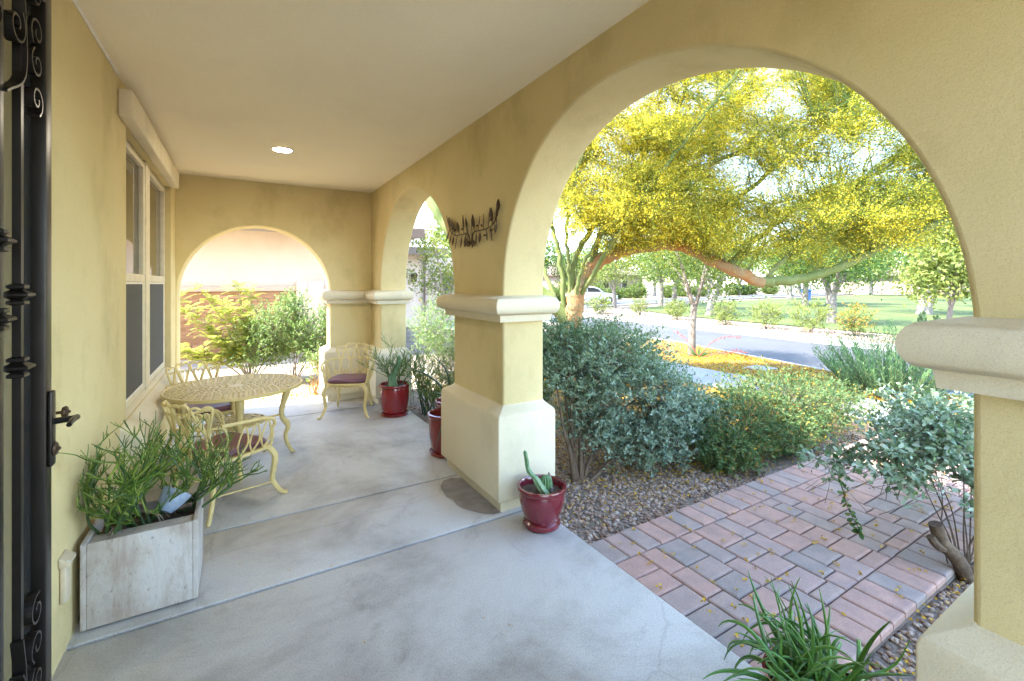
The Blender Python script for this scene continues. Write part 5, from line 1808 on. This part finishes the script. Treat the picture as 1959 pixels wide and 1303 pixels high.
shrub('kerb_shrub', 'low green shrub in front of the parked car', 'shrub', (17.6, 19.6, -.19), [((17.6, 19.6, .45), (.8, .8, .6), 200, .35)], .25, 11, .09, .03, 'lime', 'bark_brown', 5, .5, False, .012, .003, group=HG)
upright('leafy_stalk', 'broad-leaved dark green stalk at the kerb beside the near pier', (17.3, 5.0, -.19), .35, .35, .75, 16, 'dark_leaf', 3, .16, .07)
# coral-flowered yucca at the foot of the street tree
t = thing('coral_yucca', 'coral red flower spikes at the foot of the forked kerb tree', 'plant', (9.1, 6.75, -.17))
mb = MB()
PF = []
for s in ([(9.1, 6.75, -.15), (9.0, 6.9, .15), (8.95, 7.1, .32), (9.0, 7.3, .40)], [(9.1, 6.75, -.15), (9.2, 6.5, .2), (9.35, 6.25, .36), (9.5, 6.0, .36)], [(9.15, 6.7, -.15), (9.3, 6.3, .0), (9.5, 5.9, .05)], [(9.05, 6.8, -.15), (8.8, 7.3, .0), (8.7, 7.7, .06)]):
    c = curve(s, 14)
    mb.tube(c, [.010, .004], 5)
    PF += [np.array(p) for p in c[5:] for _ in range(4)]
mb.build('flower_stalks', 'pink', t, smooth=True)
PF = np.array(PF) + rng.normal(0, .018, (len(PF), 3))
V, F = leaf_cards(PF, rand_dirs(len(PF)), .05, .024, False)
np_mesh('blossoms', V, F, 'pink', t, kind='stuff')
tq_ = np.array([(9.1, 6.75, -.15)] * 60)
V, F = leaf_cards(tq_, unit(rng.normal(size=(60, 3)) * np.array([1, 1, .35]) + np.array([0, 0, .6])), rng.uniform(.25, .45, 60), .016, False)
np_mesh('blades', V, F, 'shrub', t, kind='stuff')
lid = thing('utility_lid', 'pale concrete utility box lid set in the petal-covered kerb strip', 'utility lid', (8.95, 5.2, -.16))
MB().box(8.72, 9.18, 4.98, 5.42, -.20, -.130).build('lid', 'walk', lid, bevel=.01)

# ------------------------------------------------------------------ the neighbouring house
nh = thing('neighbour_house', 'neighbouring peach stucco house with brick base beyond the end arch', 'house', (0, 13, 0))
NY = 11.5
MB().box(-9.0, 3.4, NY, NY + 5.5, 1.40, 3.1).build('stucco_wall', 'nstucco', nh)
MB().box(-9.0, 3.4, NY - .004, NY + 5.4, -.25, 1.40).build('mortar_bed', 'mortar', nh)
MB().box(-9.05, 3.47, NY - .075, NY - .0045, 1.385, 1.50).build('band_course', 'nband', nh, bevel=.01)
MB().prism([(NY - .75, 2.72), (NY - .75, 2.90), (NY + 3.0, 4.4), (NY + 6.5, 2.9), (NY + 6.5, 2.72)], 0, -9.6, 3.9).build('roof', 'roof_tile', nh)
MB().box(-9.6, 3.92, NY - .79, NY - .752, 2.68, 2.91).build('fascia_board', 'fascia', nh)
bm_ = bpy.data.meshes.new('brick')
bw_, bh_, bd_ = .205, .060, .05
c8 = MB().box(-bw_ / 2, bw_ / 2, 0, bd_, -bh_ / 2, bh_ / 2)
bm_.from_pydata(c8.v, [], c8.f)
bm_.update()
m, nt, b = _nodes('house_brick_face')
oi = nt.nodes.new('ShaderNodeObjectInfo')
nt.links.new(_ramp(nt, oi.outputs['Random'], [(0, (.34, .165, .08)), (.5, (.42, .215, .11)), (1, (.50, .275, .15))]).outputs[0], b.inputs['Base Color'])
b.inputs['Roughness'].default_value = .9
MAT['brick'] = m
rest = MB()
nb = 0
ORG = Vector(nh.location)
for row in range(19):
    z = -.02 + row * .0735 + .034
    for i in range(-20, 16):
        x = i * .216 + (.108 if row % 2 else 0)
        vis = -1.25 < x < .15 or 1.66 < x < 1.95 or (.75 < x < 1.1)
        if x < -4.2 or x > 3.3:
            continue
        if vis and nb < 300:
            o = link('brick', bm_, 'brick', nh)
            o.location = Vector((x + random.uniform(-.002, .002), NY - .016 + random.uniform(-.003, .002), z)) - ORG
            nb += 1
        else:
            rest.box(x - bw_ / 2, x + bw_ / 2, NY - .016, NY + .03, z - bh_ / 2, z + bh_ / 2)
rest.build('brick_courses', 'brick', nh, kind='stuff')
ed = MB().box(-9.0, 3.45, NY - .05, NY - .0045, -.25, -.022)
ed.build('footing', 'nband', nh)
mt_ = thing('meter_cabinet', 'tall beige electric meter cabinet on the neighbouring brick wall', 'meter cabinet', (1.38, NY, .5))
MB().box(1.10, 1.315, NY - .20, NY - .02, .30, 1.61).build('meter_section', 'nstucco', mt_, bevel=.008)
MB().box(1.318, 1.665, NY - .19, NY - .02, .30, 1.605).build('panel_door', 'nstucco', mt_, bevel=.008)
g_ = MB()
g_.lathe([(.085, 0), (.085, .03), (.075, .06), (.04, .075), (.001, .08)], (0, 0, 0), 24)
q = Matrix.Translation((1.21, NY - .20, 1.32)) @ Matrix.Rotation(R(90), 4, 'X')
g_.v = [tuple(q @ Vector(p)) for p in g_.v]
g_.build('meter_dial', 'lamp_trim', mt_, smooth=True)
MB().box(1.155, 1.265, NY - .292, NY - .272, 1.295, 1.345).build('dial_plate', 'frame', mt_)

# front wing of that house, seen through the second arch
wg = thing('neighbour_wing', 'front wing of the neighbouring house with tiled roof and wall lantern', 'house', (5.2, 17.6, 0))
MB().box(3.5, 6.35, 17.2, 22, -.25, 2.85).build('wall', 'nstucco', wg)
MB().box(6.38, 9.2, 19.6, 24, -.25, 2.75).build('recessed_wall', 'nband', wg)
MB().prism([(16.5, 2.72), (16.5, 2.90), (20.5, 4.6), (25, 2.9), (25, 2.72)], 0, 3.0, 7.0).build('roof', 'roof_tile', wg)
for k in range(7):
    y = 16.5 + k * .55
    z = 2.90 + (y - 16.5) * .425
    MB().prism([(y, z + .004), (y, z + .055), (y + .56, z + .245), (y + .56, z + .20)], 0, 3.0, 7.0).build('tile_course', 'roof_tile', wg)
MB().box(3.0, 7.02, 16.44, 16.5, 2.66, 2.92).build('gutter', 'fascia', wg)
w_ = MB().box(4.9, 5.45, 17.17, 17.199, 1.0, 2.15)
wo2 = w_.build('window', 'fascia', wg)
MB().box(4.97, 5.38, 17.155, 17.169, 1.07, 2.08).build('pane', 'dark', wo2)
MB().box(4.8, 5.6, 17.10, 17.199, .86, .985).build('sill', 'nband', wg)
MB().box(4.85, 5.52, 17.12, 17.199, 2.19, 2.27).build('lintel', 'nband', wg)
MB().tube([(6.25, 17.1, -.1), (6.25, 17.1, 2.4), (6.25, 16.6, 2.7)], .05, 8).build('downspout', 'fascia', wg)
w3 = MB().box(8.0, 8.5, 19.57, 19.599, 1.2, 1.9).build('window', 'fascia', wg)
MB().box(8.05, 8.45, 19.555, 19.569, 1.25, 1.85).build('pane', 'dark', w3)
ln = thing('wall_lantern', 'small dark wall lantern on the neighbouring wing', 'lantern', (5.82, 17.1, 1.7))
MB().loft([(5.76, 17.02), (5.88, 17.02), (5.88, 17.14), (5.76, 17.14)], [(0, 1.62), (.01, 1.64), (.03, 1.86), (.05, 1.88), (0.0, 1.98)]).build('lantern_body', 'bronze', ln)
MB().box(5.80, 5.84, 17.14, 17.199, 1.70, 1.76).build('bracket', 'bronze', ln)

# ------------------------------------------------------------------ parked car and far houses
def make_car(loc, rz):
    t = thing('parked_car', 'white parked car on the cross road beyond the lawn', 'car', loc)
    body = [(-2.2, .35), (-2.25, .62), (-2.15, .88), (-1.75, .98), (-1.0, 1.00), (.75, 1.0), (1.6, .90), (2.1, .74), (2.2, .5), (2.15, .30)]
    cab = [(-1.75, .98), (-1.35, 1.42), (-.9, 1.52), (.1, 1.50), (.55, 1.36), (1.05, .99)]
    b = MB().prism(body, 1, -.88, .88).build('body', 'car', t, bevel=.07)
    MB().prism(cab, 1, -.74, .74).build('cabin', 'car', t, bevel=.06)
    for s in (-1, 1):
        for q in ([(-1.45, 1.04), (-1.2, 1.38), (-.52, 1.43), (-.5, 1.04)], [(-.42, 1.04), (-.44, 1.43), (.1, 1.41), (.5, 1.28), (.82, 1.04)]):
            MB().prism(q, 1, s * .742 - .006, s * .742 + .006).build('side_window', 'dark', t)
        for x in (-1.38, 1.38):
            w = MB()
            w.lathe([(.20, -.10), (.33, -.10), (.345, -.06), (.345, .06), (.33, .10), (.20, .10)], (0, 0, 0), 24, True)
            q = Matrix.Translation((x, s * .82, .335)) @ Matrix.Rotation(R(90), 4, 'X')
            w.v = [tuple(q @ Vector(p)) for p in w.v]
            wheel = w.build('wheel', 'tyre', t, smooth=True)
            r_ = MB().lathe([(.02, -.085), (.20, -.09), (.20, .09), (.02, .085)], (0, 0, 0), 16)
            r_.v = [tuple(q @ Vector(p)) for p in r_.v]
            r_.build('rim', 'rim', wheel)
        MB().box(2.08, 2.17, s * .62 - .16, s * .62 + .16, .60, .74).build('headlight', 'head', t, bevel=.02)
        MB().box(-2.26, -2.17, s * .68 - .12, s * .68 + .12, .68, .92).build('tail_light', 'tail', t, bevel=.02)
        MB().box(.72, .86, s * .86 - .06, s * .86 + .06, .98, 1.10).build('wing_mirror', 'car', t, bevel=.02)
    MB().add([(.60, -.66, 1.345), (.60, .66, 1.345), (1.07, .68, 1.015), (1.07, -.68, 1.015)], [(0, 1, 2, 3)]).build('windscreen', 'dark', t)
    t.rotation_euler = (0, 0, rz)
    return t
cx = make_car((0, 0, 0), 0)
cx.location = (26.3, 30.4, -.19)
cx.rotation_euler = (0, 0, R(-28))
bb = thing('waste_bin', 'blue wheeled bin standing by the far kerb', 'bin', (46.5, 22.6, -.2))
MB().loft([(46.25, 22.35), (46.75, 22.35), (46.75, 22.85), (46.25, 22.85)], [(-.04, -.2), (.05, .85), (.09, .88), (.09, .95), (0, 1.02)]).build('bin_body', 'blue', bb)
for i, (x, y, w, d, rz, lb) in enumerate(((24, 54, 14, 10, .1, 'distant tan house behind the parked car'), (48, 57, 16, 10, .15, 'distant tan house behind the lawn left of centre'), (92, 30, 10, 18, .1, 'distant tan house behind the lawn on the right'))):
    hh = thing('distant_house', lb, 'house', (x, y, -.3), 'houses beyond the park')
    MB().box(x - w / 2, x + w / 2, y - d / 2, y + d / 2, -.3, 2.9).build('wall', 'dnstucco', hh)
    MB().loft([(x - w / 2, y - d / 2), (x + w / 2, y - d / 2), (x + w / 2, y + d / 2), (x - w / 2, y + d / 2)], [(.6, 2.75), (.6, 2.92), (-3.5, 5.0)]).build('roof', 'fascia', hh)
    for k in range(3):
        wx = x - w / 2 + w * (k + 1) / 4
        wf = MB().box(wx - .7, wx + .7, y - d / 2 - .05, y - d / 2 - .002, .8, 2.1).build('window', 'frame', hh)
        MB().box(wx - .6, wx + .6, y - d / 2 - .07, y - d / 2 - .052, .9, 2.0).build('pane', 'dark', wf)
